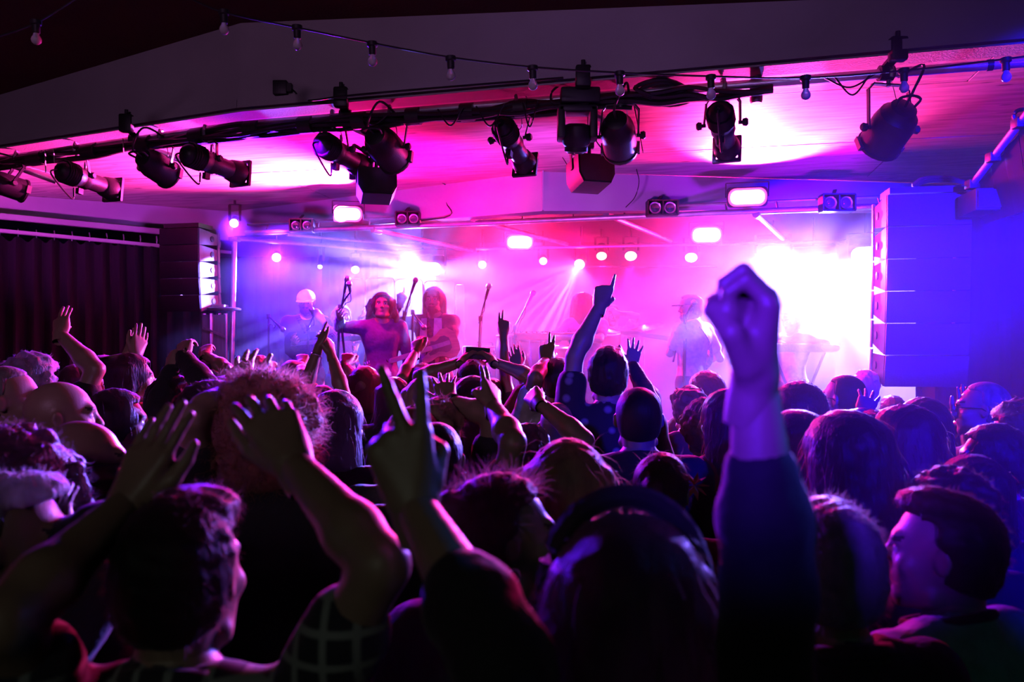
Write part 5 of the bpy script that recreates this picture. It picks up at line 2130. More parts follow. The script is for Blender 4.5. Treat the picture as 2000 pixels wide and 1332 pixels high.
mic_stand(655, 7.3, (662, 622), (672, 573), 'boom microphone stand in front of the curly haired singer')
mic_stand(695, 7.25, (664, 600), (684, 570), 'straight microphone stand rising beside the singer arm', True)
mic_stand(787, 7.5, (790, 612), (803, 573), 'boom microphone stand by the raised arm of the guitarist')
mic_stand(803, 7.45, (806, 610), (817, 625), 'short microphone stand drooping towards the guitar', False)
mic_stand(523, 7.9, (525, 618), (540, 632), 'short bent microphone stand alone on the violet side of the deck')
mic_stand(925, 7.4, (938, 622), (948, 585), 'thin boom microphone stand at the edge of the pink light')
mic_stand(1000, 7.7, (1005, 640), (1028, 597), 'boom microphone stand crossing the pink white beam')
mic_stand(1334, 7.1, (1337, 618), (1345, 606), 'straight microphone stand before the cap wearing guitarist', True)
mic_stand(600, 7.8, (602, 640), (612, 618), 'microphone stand before the man in the white cap', True)

# clear acrylic drum shield
root = thing('drum_shield', Vector((at(790, 700, 8.9).x, 8.9, ZS)), 'clear acrylic drum shield of tall round cornered panels', 'drum shield')
for x0, x1, y0, Ya, Yb in ((677, 713, 546, 8.9, 8.75), (715, 770, 543, 8.75, 8.7), (772, 826, 545, 8.7, 8.7), (828, 888, 548, 8.7, 8.8), (890, 906, 554, 8.8, 9.1)):
    a, c = at(x0, y0, Ya), at(x1, y0, Yb)
    ex = (c - a)
    W = ex.length
    ex.normalize()
    Hh = a.z - ZS - 0.02
    ny = Vector((ex.y, -ex.x, 0)).normalized()
    o = Vector(((a.x + c.x) / 2, (a.y + c.y) / 2, ZS + 0.02 + Hh / 2))
    pan = MB().prism(rounded(W, Hh, 0.05), 0.008, o, ex, Vector((0, 0, 1)), ny).build('acrylic_panel', 'acrylic', root)
    pts = [o + ex * x + Vector((0, 0, z)) for x, z in rounded(W, Hh, 0.05)]
    MB().tube(pts, 0.006, 4, closed=True).build('polished_edge', 'pale_edge', pan) if 'pale_edge' in M else None
    for zz in (0.25, 0.75):
        MB().box(o + ex * W / 2 + Vector((0, 0, (zz - 0.5) * Hh)), (0.03, 0.02, 0.08)).build('hinge', 'steel', root)

# electric piano on a stand
Yk = 7.8
root = thing('keyboard', at(1068, 660, Yk), 'red stage keyboard on a folding stand beside the long haired woman', 'keyboard')
kc = at(1068, 658, Yk)
MB().box(kc, (0.62, 0.26, 0.07), Matrix.Rotation(R(-8), 3, 'Z'), bev=0.01).build('case', 'red_lacquer', root)
b = MB()
for q in range(25):
    b.box(kc + Vector((-0.27 + 0.0225 * q, 0.05, 0.042)), (0.020, 0.13, 0.012))
o = b.build('white_keys', 'cloth_white', root)
o['kind'] = 'stuff'
b = MB()
for q in range(24):
    if q % 7 not in (2, 6):
        b.box(kc + Vector((-0.259 + 0.0225 * q, 0.075, 0.052)), (0.011, 0.08, 0.012))
o = b.build('black_keys', 'black_plastic', root)
o['kind'] = 'stuff'
b = MB()
for q in range(6):
    b.cyl(kc + Vector((-0.25 + 0.05 * q, -0.07, 0.035)), kc + Vector((-0.25 + 0.05 * q, -0.07, 0.052)), 0.010, n=8)
b.build('control_knobs', 'black_plastic', root)
for sg in (-1, 1):
    for yy in (-0.12, 0.12):
        MB().tube([kc + Vector((sg * 0.28, yy, -0.04)), Vector((kc.x - sg * 0.20, kc.y + yy, ZS + 0.02))], 0.014, 6).build('stand_tube', 'black_metal', root)

# amplifiers and conga
root = thing('amplifier', Vector((at(947, 700, 8.3).x, 8.3, ZS)), 'pale amplifier cabinet under the thin boom stand', 'amplifier')
c = Vector((at(947, 700, 8.3).x, 8.35, ZS + 0.32 + 0.62))
for dz, hh, m in ((-0.62, 0.6, 'cloth_grey'), (0.0, 0.56, 'cloth_grey')):
    MB().box(c + Vector((0, 0, dz)), (0.46, 0.32, hh), bev=0.02).build('cabinet', m, root)
    MB().box(c + Vector((0, -0.165, dz - 0.03)), (0.41, 0.012, hh * 0.78), bev=0.004).build('grille_cloth', 'pale_box', root)
b = MB()
for q in range(7):
    p = c + Vector((-0.17 + 0.055 * q, -0.165, 0.245))
    b.cyl(p, p + Vector((0, -0.02, 0)), 0.012, n=8)
b.build('control_knobs', 'steel', root)
MB().tube([c + Vector((-0.08, 0, 0.28)), c + Vector((-0.08, 0, 0.32)), c + Vector((0.08, 0, 0.32)), c + Vector((0.08, 0, 0.28))], 0.010, 6).build('handle', 'black_plastic', root)
for sx in (0, 1):
    Yc = 8.0
    cx = at(1000 + 33 * sx, 700, Yc).x
    z1 = at(1000, 652 + 8 * sx, Yc).z
    root = thing('conga_drum', Vector((cx, Yc, ZS)), ('pale tall conga drum in the pink beam' if sx == 0 else 'second conga drum tucked behind the keyboard end'), 'drum', 'conga drums')
    MB().lathe((cx, Yc, ZS + 0.05), (0, 0, 1), [(0, 0.10), (0.1, 0.11), (z1 - ZS - 0.45, 0.165), (z1 - ZS - 0.2, 0.165), (z1 - ZS - 0.07, 0.145)], 20).build('shell', 'drum_shell', root)
    MB().lathe((cx, Yc, z1 - 0.04), (0, 0, 1), [(0, 0.15), (0.02, 0.155), (0.028, 0.14), (0.03, 0.02)], 20).build('skin', 'drum_skin', root)
    MB().tube([(cx + 0.158 * math.cos(a), Yc + 0.158 * math.sin(a), z1 - 0.02) for a in np.linspace(0, 6.283, 20, endpoint=False)], 0.007, 6, closed=True).build('rim', 'steel', root)
    b = MB()
    for q in range(8):
        a = q * math.pi / 4
        b.tube([(cx + 0.16 * math.cos(a), Yc + 0.16 * math.sin(a), z1 - 0.02), (cx + 0.17 * math.cos(a), Yc + 0.17 * math.sin(a), z1 - 0.2)], 0.005, 5)
    b.build('tuning_rods', 'steel', root)
    MB().lathe((cx, Yc, ZS), (0, 0, 1), [(0, 0.16), (0.05, 0.15), (0.06, 0.10)], 12).build('base_ring', 'black_metal', root)

# drum kit
Yd = 8.7
dk = at(1190, 700, Yd)
root = thing('drum_kit', Vector((dk.x, Yd, ZS)), 'drum kit glowing in pink light behind the raised pointing arm', 'drum kit')


def drum(c, d, r, L, name):
    o = MB().lathe(Vector(c), d, [(0, r), (L, r)], 22).build(name, 'drum_shell', root)
    dn = Vector(d).normalized()
    for t in (0.0, L):
        s, q, u = frame_from(dn)
        MB().tube([Vector(c) + dn * t + (s * math.cos(a) + u * math.sin(a)) * (r + 0.006) for a in np.linspace(0, 6.283, 22, endpoint=False)], 0.008, 5, closed=True).build('rim', 'steel', o)
    MB().lathe(Vector(c) + dn * (L - 0.002), dn, [(0, r * 0.97), (0.006, r * 0.95), (0.007, 0.01)], 22).build('skin', 'drum_skin', o)


drum((dk.x + 0.05, Yd, ZS + 0.28), (0, -1, 0), 0.27, 0.42, 'bass_drum')
drum((at(1186, 700, 8.5).x, 8.5, at(1186, 690, 8.5).z), (0.0, -0.2, 1), 0.145, 0.22, 'tom_drum')
drum((at(1100, 700, 8.5).x, 8.6, at(1100, 705, 8.5).z), (0.0, -0.1, 1), 0.18, 0.15, 'snare_drum')
drum((at(1240, 700, 8.6).x, 8.7, ZS + 0.25), (0.0, 0, 1), 0.20, 0.36, 'floor_tom')
for (x, y, Yc, r, tl) in ((1178, 643, 8.55, 0.20, 0.15), (1112, 690, 8.7, 0.18, 0.1), (1258, 640, 8.9, 0.22, -0.25), (1160, 580, 9.0, 0.2, -0.3)):
    c = at(x, y, Yc)
    o = MB().lathe(c, Vector((tl, -0.2, 1)), [(0, r), (0.006, r * 0.98), (0.02, r * 0.3), (0.035, 0.03), (0.036, 0.005)], 24).build('cymbal', 'brass', root)
    MB().tube([c + Vector((0, 0, 0.03)), Vector((c.x, c.y, ZS + 0.3))], 0.010, 6).build('cymbal_pole', 'steel', o)
    for q in range(3):
        a = q * 2.1
        MB().tube([Vector((c.x, c.y, ZS + 0.32)), Vector((c.x + 0.22 * math.cos(a), c.y + 0.22 * math.sin(a), ZS + 0.01))], 0.009, 6).build('stand_leg', 'steel', o)
MB().box((dk.x, Yd + 0.35, ZS + 0.46), (0.3, 0.3, 0.06), bev=0.02).build('stool', 'black_plastic', root)
MB().tube([(dk.x, Yd + 0.35, ZS + 0.44), (dk.x, Yd + 0.35, ZS + 0.02)], 0.02, 8).build('stool_post', 'steel', root)

# floor wedges at the stage lip
for x, Yw, lab in ((1292, 6.95, 'wedge monitor at the stage lip lit pink below the guitarist'), (1440, 6.75, 'wedge monitor at the stage lip behind the raised fist'), (830, 7.25, 'wedge monitor at the stage lip before the long haired guitarist')):
    p = Vector((at(x, 700, Yw).x, Yw, ZS))
    root = thing('wedge_monitor', p, lab, 'speaker', 'floor wedges along the stage lip')
    rot = Matrix.Rotation(R(-10), 3, 'Z')
    ex, ey = rot @ Vector((1, 0, 0)), rot @ Vector((0, 1, 0))
    poly = [(0, 0), (0.36, 0), (0.36, 0.10), (0.12, 0.33), (0, 0.28)]
    MB().prism(poly, 0.5, p - ex * 0.25, ey, Vector((0, 0, 1)), ex).build('cabinet', 'black_plastic', root)
    n_ = (ey * 0.23 + Vector((0, 0, 0.24))).normalized()
    MB().prism([(-0.22, -0.14), (0.22, -0.14), (0.22, 0.14), (-0.22, 0.14)], 0.008, p + ey * 0.24 + Vector((0, 0, 0.215)), ex, (ey * 0.24 - Vector((0, 0, 0.23))).normalized(), n_).build('grille', 'speaker_grille', root)
    b = MB()
    for q in range(4):
        b.tube(curve_pts([p - ey * 0.002 + ex * (-0.1 + 0.07 * q) + Vector((0, 0, 0.12)), p - ey * 0.06 + ex * (-0.1 + 0.07 * q) + Vector((0, 0, 0.08)), p - ey * 0.1 + ex * (-0.05 + 0.07 * q) + Vector((0, 0, 0.01))], 4), 0.006, 5)
    b.build('leads', 'cable', root)
root = thing('water_bottle', Vector((at(1254, 700, 7.0).x, 7.0, ZS)), 'clear plastic water bottle standing at the stage lip', 'bottle')
MB().lathe(root.location, (0, 0, 1), [(0, 0.03), (0.01, 0.034), (0.14, 0.034), (0.18, 0.018), (0.20, 0.013)], 14).build('shell', 'acrylic', root)
MB().lathe(root.location + Vector((0, 0, 0.2)), (0, 0, 1), [(0, 0.015), (0.016, 0.015), (0.018, 0.010)], 10).build('screw_cap', 'cloth_white', root)
# small keyboard rig beside the white flood
root = thing('keyboard', at(1565, 690, 7.7), 'white keyboard on a stand in the white haze behind the fist', 'keyboard')
kc = at(1560, 680, 7.7)
MB().box(kc, (0.6, 0.28, 0.08), Matrix.Rotation(R(12), 3, 'Z'), bev=0.01).build('case', 'cloth_grey', root)
b = MB()
for q in range(24):
    b.box(kc + Vector((-0.26 + 0.0225 * q, -0.05, 0.045)), (0.020, 0.12, 0.012))
o = b.build('white_keys', 'cloth_white', root)
o['kind'] = 'stuff'
for sg in (-1, 1):
    MB().tube([kc + Vector((sg * 0.25, 0, -0.04)), Vector((kc.x - sg * 0.22, kc.y, ZS + 0.02))], 0.014, 6).build('stand_tube', 'black_metal', root)

# ================================================================ the band
def lapel(root, hm, hcn, s, A):
    for sg in (1, -1):
        b = MB()
        b.raw([(sg * 0.035, 0.128, 1.46), (sg * 0.10, 0.095, 1.46), (sg * 0.115, 0.132, 1.2), (sg * 0.06, 0.140, 0.95), (sg * 0.03, 0.15, 1.2)], [(0, 1, 2, 4), (4, 2, 3)])
        put('lapel', make_mesh('lapel', np.array(b.v), b.f, ['cloth_white']), root)


def strap_back(root, hm, hcn, s, A):
    pts = curve_pts([(-0.15, 0.10, 1.12), (-0.10, 0.05, 1.44), (-0.04, -0.04, 1.505), (0.06, -0.125, 1.36), (0.15, -0.10, 1.16), (0.17, 0.0, 1.05)], 6)
    b = MB()
    for i in range(len(pts) - 1):
        b.bar(pts[i], pts[i + 1] + (pts[i + 1] - pts[i]) * 0.05, 0.05, 0.008, ref=Vector((pts[i].x, pts[i].y, 0.2)))
    put('guitar_strap', make_mesh('guitar_strap', np.array(b.v), b.f, ['cloth_grey']), root)


def strap_front(root, hm, hcn, s, A):
    pts = curve_pts([(0.14, -0.10, 1.28), (0.10, -0.03, 1.50), (0.05, 0.09, 1.42), (-0.06, 0.135, 1.22), (-0.15, 0.11, 1.06)], 6)
    b = MB()
    for i in range(len(pts) - 1):
        b.bar(pts[i], pts[i + 1] + (pts[i + 1] - pts[i]) * 0.05, 0.045, 0.008, ref=Vector((pts[i].x, pts[i].y, 0.2)))
    put('guitar_strap', make_mesh('guitar_strap', np.array(b.v), b.f, ['cloth_black']), root)


person(598, 568, 8.25, 'bearded man in a white cap and dark printed shirt playing guitar on stage', 'buzz', 'hair_brown', face=172, body=165, shirt='cloth_navy', beard=0.02, floor=ZS, pitch=-12, res=0.014,
       extra=(cap_of('cloth_white'), strap_front), arms={'R': {'w': (575, 672, -0.30), 'h': 'grip', 'e': (565, 645, 0.1), 'p': (0, 1, 0)}, 'L': {'w': (632, 662, -0.34), 'h': 'grip', 'e': (638, 640, 0.1), 'p': (0, 0.3, 1)}})
guitar(at(588, 672, 7.95), (0.95, -0.15, 0.10), (0, -1, 0.15), 'dark guitar held by the man in the white cap', 'dark_lacquer', 0.85)
person(668, 596, 8.45, 'fair haired musician in a pink shirt behind the singer, lifting an elbow', 'longwavy', 'hair_blonde', face=150, body=160, shirt='cloth_red', floor=ZS, res=0.014,
       arms={'R': {'w': (640, 640, -0.3), 'h': 'grip', 'e': (632, 650, 0)}, 'L': {'w': (712, 616, -0.15), 'h': 'relaxed', 'e': (716, 605, 0.1)}})
# saxophone hanging before the fair haired musician
sx_ = thing('saxophone', at(700, 690, 8.0), 'brass saxophone glinting between the singer and the fair haired musician', 'saxophone')
pts = curve_pts([at(672, 632, 8.1), at(682, 640, 8.05), at(688, 660, 8.0), at(695, 700, 8.0), at(703, 722, 8.0), at(716, 720, 7.95), at(722, 700, 7.92), at(727, 684, 7.9)], 6)
n_ = len(pts)
MB().tube(pts, [0.008 + 0.055 * max(0, (i / (n_ - 1))) ** 2.2 + 0.012 * i / n_ for i in range(n_)], 12).build('horn', 'brass', sx_)
b = MB()
for q in range(9):
    p = pts[int(n_ * 0.25) + q * 2] + Vector((0.012, -0.035, 0))
    b.lathe(p, (0.2, -1, 0), [(0, 0.018), (0.006, 0.018), (0.008, 0.01)], 10)
b.build('key_pads', 'steel', sx_)
MB().cyl(pts[0], pts[0] + Vector((-0.07, -0.02, 0.02)), 0.008, 0.005, 8).build('mouthpiece', 'black_plastic', sx_)

person(746, 571, 7.35, 'singer with very long curly hair in a long violet dress, one arm held out', 'longcurly', 'hair_brown', face=172, body=160, shirt='cloth_violet', sleeve='dress', floor=ZS, res=0.014, pitch=6, nstr=500, strand=(0.16, 0.0016, 0.9, 0.25, 0.02), hair_s=1.12,
       arms={'R': {'w': (664, 622, -0.12), 'h': 'relaxed', 'e': (698, 640, 0.0)}}) if 'cloth_violet' in M else None
person(848, 561, 7.75, 'bearded guitarist with long straight hair and open shirt, one hand raised high', 'long', 'hair_brown', face=188, body=190, shirt='cloth_navy', sleeve='long', beard=0.07, floor=ZS, res=0.014, hair_s=1.08,
       extra=(lapel, strap_front), arms={'R': {'w': (782, 592, -0.12), 'h': 'point', 'e': (772, 640, 0), 'f': (783, 560, 0), 'p': (0.5, -1, 0), 'cuff': 0.8}, 'L': {'w': (838, 672, -0.36), 'h': 'grip', 'e': (896, 660, -0.05), 'p': (0, 1, 0), 'cuff': 0.5}})
guitar(at(858, 676, 7.40), (-0.92, -0.2, -0.30), (0, -1, 0.12), 'wooden guitar slung on the long haired guitarist', 'wood', 0.92)
person(1143, 572, 8.05, 'woman with long dark hair in a violet top playing the red keyboard, side on', 'long', 'hair_brown', face=62, body=-20, shirt='cloth_violet', floor=ZS, res=0.014, hair_s=1.12,
       arms={'L': {'w': (1088, 652, 0.05), 'h': 'flat', 'e': (1100, 650, -0.2), 'p': (0, 0, -1)}, 'R': {'w': (1122, 655, -0.2), 'h': 'flat', 'e': (1160, 650, -0.1), 'p': (0, 0, -1)}})
person(1352, 576, 7.25, 'man in a cap and loose white shirt with a guitar strap across his back', 'short', 'hair_brown', face=-78, body=-38, shirt='cloth_white', floor=ZS, res=0.014, beard=0.015, wide=1.06,
       extra=(cap_of('cloth_grey'), strap_back), arms={'L': {'w': (1322, 672, 0.28), 'h': 'grip', 'e': (1318, 665, -0.1), 'p': (0, -0.4, 1)}, 'R': {'w': (1378, 682, 0.30), 'h': 'grip', 'e': (1405, 660, -0.1)}})
guitar(at(1372, 672, 7.60), (-0.96, 0.12, 0.16), (-0.2, 1, 0.1), 'guitar of the cap wearing man, its neck sticking out before him', 'red_lacquer', 1.0)
person(1548, 604, 7.95, 'musician in a white shirt bent over keys in the white haze', 'short', 'hair_blonde', face=-110, body=-120, shirt='cloth_white', floor=ZS, res=0.015, pitch=-15, wide=1.1,
       arms={'R': {'w': (1530, 672, -0.25), 'h': 'flat', 'e': (1500, 660, 0), 'p': (0, 0, -1)}, 'L': {'w': (1580, 676, -0.3), 'h': 'flat', 'e': (1600, 650, 0), 'p': (0, 0, -1)}})
person(1196, 596, 9.05, 'pale drummer half hidden behind the raised pointing arm', 'short', 'hair_blonde', face=180, body=180, shirt='cloth_white', floor=ZS, res=0.016,
       arms={'L': {'w': (1208, 612, -0.3), 'h': 'grip', 'e': (1225, 650, 0)}, 'R': {'w': (1160, 660, -0.3), 'h': 'grip'}})
# ================================================================ the audience
G = 'standing audience'


def P(*a, **k):
    k.setdefault('group', G)
    return person(*a, **k)


# ---- nearest
P(352, 966, 1.18, 'short haired man in plaid, both bare arms raised to clap before the camera', 'short', 'hair_black', face=7, body=2, shirt='cloth_plaid', res=0.011, nstr=1500, strand=(0.018, 0.0005, 0.2, 0.8, 0.0),
  arms={'R': {'w': (572, 905, 0.06), 'e': (790, 1120, -0.12), 'h': 'relaxed', 'f': (484, 735, 0.06), 'p': (-0.35, 0.95, -0.1), 'k': 1.05},
        'L': {'w': (248, 985, 0.02), 'e': (110, 1180, -0.10), 'h': 'flat', 'f': (352, 755, 0.06), 'p': (0.35, 0.9, -0.1), 'k': 1.02}}, extra=(collar('cloth_plaid', 0.072, 0.016),))
P(1228, 1014, 1.06, 'long haired woman in a wide dark headband holding up a fist and a peace sign', 'long', 'hair_black', face=0, body=0, shirt='cloth_black', sleeve='long', res=0.011, nstr=1600, strand=(0.07, 0.0006, 0.8, 0.4, 0.002), hair_s=1.12,
  arms={'R': {'w': (1474, 742, -0.14), 'e': (1500, 1250, -0.1), 'h': 'loosefist', 'f': (1500, 560, -0.02), 'p': (-1, 0.22, 0), 'cuff': 0.55, 'k': 1.12},
        'L': {'w': (808, 985, -0.04), 'e': (930, 1330, -0.06), 'h': 'peace', 'f': (760, 790, 0.0), 'p': (0, 1, -0.1), 'cuff': 0.45, 'k': 1.08}}, extra=(headband('cloth_black', 0.017),))
P(982, 928, 1.52, 'woman with a messy bun and sequinned collar, face turned in profile', 'bun', 'hair_brown', face=72, body=20, shirt='cloth_black', res=0.012, nstr=1600, strand=(0.05, 0.0005, 0.1, 0.8, 0.003), extra=(collar('sequin', 0.080, 0.008, 1.50, 'sequin_collar'), earring))
P(1632, 986, 1.42, 'grey haired man in a dark jacket, the pale top of his head lit', 'shortback', 'hair_grey', face=6, body=-8, shirt='cloth_black', sleeve='long', res=0.012, nstr=2200, strand=(0.022, 0.0005, 0.15, 0.85, 0.001), extra=(collar('cloth_black', 0.082, 0.018),))
P(1850, 963, 1.58, 'man in a pale tee shirt with a lanyard, head turned to the side', 'short', 'hair_brown', face=-58, body=-25, shirt='cloth_white', res=0.012, nstr=1200, strand=(0.018, 0.0005, 0.2, 0.7, 0.0), extra=(collar('cloth_black', 0.078, 0.010, 1.50, 'lanyard'),))
P(6, 932, 1.46, 'white haired person in profile cut by the frame edge, one small hand lifted', 'shortback', 'hair_white', face=75, body=40, shirt='cloth_black', sleeve='long', res=0.013, nstr=1200, strand=(0.022, 0.0005, 0.2, 0.8, 0.001),
  arms={'R': {'w': (112, 1055, 0.05), 'h': 'open', 'f': (118, 985, 0.05), 'p': (0.4, 1, 0), 'k': 0.8}})
P(738, 1262, 1.34, 'person in a wrinkled olive top crouched low between the raised arms', 'buzz', 'hair_black', face=0, shirt='cloth_olive', res=0.016, floor=0.0) if False else None

# ---- second rank
P(1110, 863, 1.92, 'woman with wavy blonde hair lit white down one side', 'longwavy', 'hair_blonde', face=10, shirt='cloth_black', nstr=1500, strand=(0.09, 0.0007, 0.8, 0.35, 0.006), hair_s=1.05)
P(38, 846, 1.70, 'person with bushy dark curls against the frame edge', 'bigcurly', 'hair_brown', face=10, shirt='cloth_black', nstr=1500, strand=(0.03, 0.0006, 0.1, 0.9, 0.008))
P(152, 823, 2.02, 'bald man in glasses and pale collar turning to watch', 'bald', 'hair_brown', face=58, body=35, shirt='cloth_brown', res=0.014, extra=(glasses, collar('cloth_white', 0.074, 0.012)))
P(1856, 921, 2.0, 'person with soft curly hair just above the head of the lanyard man', 'curly', 'hair_brown', face=-10, shirt='cloth_black', nstr=1500, strand=(0.022, 0.0006, 0.1, 0.9, 0.006))
P(1655, 806, 2.25, 'woman with heavy long dark hair behind the grey haired man', 'long', 'hair_black', face=-12, shirt='cloth_navy', hair_s=1.18, nstr=900, strand=(0.10, 0.0008, 0.9, 0.3, 0.003))
P(520, 736, 2.3, 'person with bright frizzy curls, raising a hand beside them', 'bigcurly', 'hair_ginger', face=12, shirt='cloth_black', nstr=4500, strand=(0.05, 0.0008, 0.05, 0.95, 0.012), hair_s=1.05,
  arms={'L': {'w': (468, 752, 0.10), 'e': (420, 850, 0.0), 'h': 'open', 'f': (470, 690, 0.12), 'p': (0, 1, 0)}})
P(1294, 884, 2.32, 'woman with hair tied back by an orange flower band', 'ponytail', 'hair_brown', face=25, shirt='cloth_red', nstr=500, strand=(0.04, 0.0006, 0.5, 0.5, 0.002))
P(853, 827, 2.42, 'shaven headed person with an earring, thick bare arm raised and bent', 'buzz', 'hair_black', face=0, shirt='cloth_black', extra=(earring,), res=0.014,
  arms={'R': {'w': (962, 792, 0.12), 'e': (1010, 900, -0.15), 'h': 'two', 'f': (952, 700, 0.14), 'p': (-0.7, 0.8, 0)}})
P(1902, 892, 2.28, 'dark haired person half hidden behind the curly head near the wall', 'bob', 'hair_black', face=-8, shirt='cloth_black')
P(1945, 831, 2.62, 'woman in profile with a long curled lock, face outlined in pink', 'braid', 'hair_black', face=-68, body=-30, shirt='cloth_black', nstr=400, strand=(0.03, 0.0006, 0.4, 0.6, 0.004))
P(1558, 804, 2.65, 'wide dark bob seen from behind beside the sleeve of the raised fist', 'bob', 'hair_black', face=4, shirt='cloth_navy', hair_s=1.2, nstr=600, strand=(0.05, 0.0007, 0.7, 0.4, 0.002))
P(395, 803, 2.6, 'woman with straight reddish hair hanging over one shoulder', 'long', 'hair_red', face=20, shirt='cloth_brown', nstr=600, strand=(0.10, 0.0008, 0.9, 0.3, 0.002))
P(112, 746, 2.66, 'bald man with a lit cheek looking along the stage', 'bald', 'hair_black', face=62, body=30, shirt='cloth_black', res=0.015)
P(805, 801, 2.68, 'person in a red cap worn backwards below the dark crowd', 'buzz', 'hair_brown', face=0, shirt='cloth_grey', extra=(cap_of('cloth_red', True),))
P(1767, 794, 2.75, 'woman with long hair to her back, a sliver of pink face showing', 'long', 'hair_brown', face=-40, body=-12, shirt='cloth_navy', hair_s=1.08, nstr=700, strand=(0.10, 0.0008, 0.9, 0.3, 0.003))
P(655, 766, 2.92, 'woman with a smooth dark head of hair and bare lit shoulder', 'bob', 'hair_black', face=22, shirt='cloth_black', sleeve='tank', nstr=500, strand=(0.06, 0.0006, 0.8, 0.3, 0.001))
P(8, 717, 2.9, 'balding man facing sideways at the frame edge, cheek pink', 'buzz', 'hair_grey', face=66, body=30, shirt='cloth_grey', beard=0.015, res=0.015)
P(1025, 834, 2.9, 'dark short curly head under a forearm ending in a fist', 'messy', 'hair_black', face=4, shirt='cloth_black',
  arms={'R': {'w': (1050, 785, 0.10), 'e': (1120, 900, 0.0), 'h': 'fist', 'f': (1032, 762, 0.1), 'p': (0.2, 1, 0)}})
P(225, 763, 3.0, 'woman with long dark hair, face lit purple in profile', 'long', 'hair_black', face=68, body=25, shirt='cloth_black', res=0.015, nstr=300, strand=(0.08, 0.0007, 0.9, 0.3, 0.001))
P(1992, 787, 3.1, 'dark curly head cut by the frame edge near the wall speaker', 'curly', 'hair_black', face=-30, shirt='cloth_black', nstr=600, strand=(0.025, 0.0007, 0.1, 0.9, 0.006))
P(1248, 758, 3.08, 'bald man in a black tee shirt with a bright rim down his neck', 'buzz', 'hair_brown', face=4, shirt='cloth_black', res=0.014, wide=1.08)
P(850, 781, 2.85, 'short fringe of blond tipped hair beside a raised hand with a wristband', 'messy', 'hair_blonde', face=8, shirt='cloth_black', nstr=700, strand=(0.03, 0.0007, 0.2, 0.8, 0.003),
  arms={'R': {'w': (872, 782, 0.10), 'e': (925, 850, 0.0), 'h': 'open', 'f': (866, 735, 0.1), 'p': (0, 1, 0)}}, extra=(wristband('R', 'cloth_black', 0.80),))
P(1710, 806, 3.12, 'person with small dark head raising a spread hand', 'short', 'hair_black', face=0, shirt='cloth_black',
  arms={'L': {'w': (1688, 806, 0.10), 'e': (1648, 870, 0.0), 'h': 'open', 'f': (1704, 752, 0.12), 'p': (0.2, 1, 0)}})
P(1420, 763, 3.15, 'woman with long glowing red blonde hair beside the dark sleeve', 'long', 'hair_red', face=-18, shirt='cloth_red', nstr=700, strand=(0.09, 0.0008, 0.8, 0.35, 0.003))
P(923, 738, 3.25, 'person with very long straight black hair under the phone', 'long', 'hair_black', face=0, shirt='cloth_black', hair_s=1.0)
P(1560, 743, 3.5, 'wide rounded afro outlined in violet', 'afro', 'hair_black', face=0, shirt='cloth_black', nstr=1500, strand=(0.018, 0.0007, 0.0, 1.0, 0.004))
P(1803, 779, 3.35, 'person with long fine hair in deep blue light by the speaker column', 'long', 'hair_brown', face=-25, shirt='cloth_navy')
P(402, 746, 3.3, 'man in glasses looking sideways, cheek and ear lit pink', 'short', 'hair_black', face=62, body=25, shirt='cloth_red', extra=(glasses,), res=0.015)
P(833, 738, 3.45, 'smooth lilac streaked straight hair above the blond tips', 'bob', 'hair_blonde', face=10, shirt='cloth_black', nstr=400, strand=(0.06, 0.0008, 0.8, 0.3, 0.001))
P(1088, 786, 3.6, 'bald round head beneath the white shirted man', 'bald', 'hair_black', face=12, shirt='cloth_black')
P(1925, 747, 3.6, 'bald bespectacled man with pressed palms raised before his face', 'buzz', 'hair_grey', face=-62, body=-45, shirt='cloth_grey', extra=(glasses,), res=0.014,
  arms={'R': {'w': (1884, 826, 0.06), 'e': (1900, 900, -0.05), 'h': 'flat', 'f': (1886, 762, 0.0), 'p': (-0.3, 1, 0)}, 'L': {'w': (1878, 826, 0.10), 'e': (1872, 900, -0.05), 'h': 'flat', 'f': (1884, 764, 0.05), 'p': (0.4, -1, 0)}})
P(1188, 679, 3.85, 'tall man in a dark floral shirt pointing one finger straight up', 'short', 'hair_black', face=6, shirt='cloth_floral', res=0.013, nstr=500, strand=(0.015, 0.0007, 0.2, 0.8, 0.0),
  arms={'L': {'w': (1172, 596, 0.05), 'e': (1128, 690, 0.0), 'h': 'point', 'f': (1187, 535, 0.05), 'p': (0.2, 1, 0)}})
P(1377, 785, 3.7, 'small curly head outlined in pink', 'curly', 'hair_brown', face=-14, shirt='cloth_black', nstr=500, strand=(0.02, 0.0007, 0.1, 0.9, 0.005))
P(440, 733, 3.9, 'plain dark round head by the pole foot', 'afro', 'hair_black', face=0, shirt='cloth_black')
P(62, 696, 4.0, 'grey curly haired person with a stout arm raised in an OK sign', 'curly', 'hair_grey', face=15, shirt='cloth_black', nstr=700, strand=(0.022, 0.0008, 0.1, 0.9, 0.005), wide=1.12,
  arms={'R': {'w': (117, 652, 0.06), 'e': (150, 730, 0.0), 'h': 'ok', 'f': (122, 605, 0.08), 'p': (0.3, 1, 0)}}, res=0.015)
P(1650, 733, 4.0, 'man in dark glasses outlined against the white haze', 'buzz', 'hair_black', face=-35, body=-10, shirt='cloth_black', extra=(glasses,))

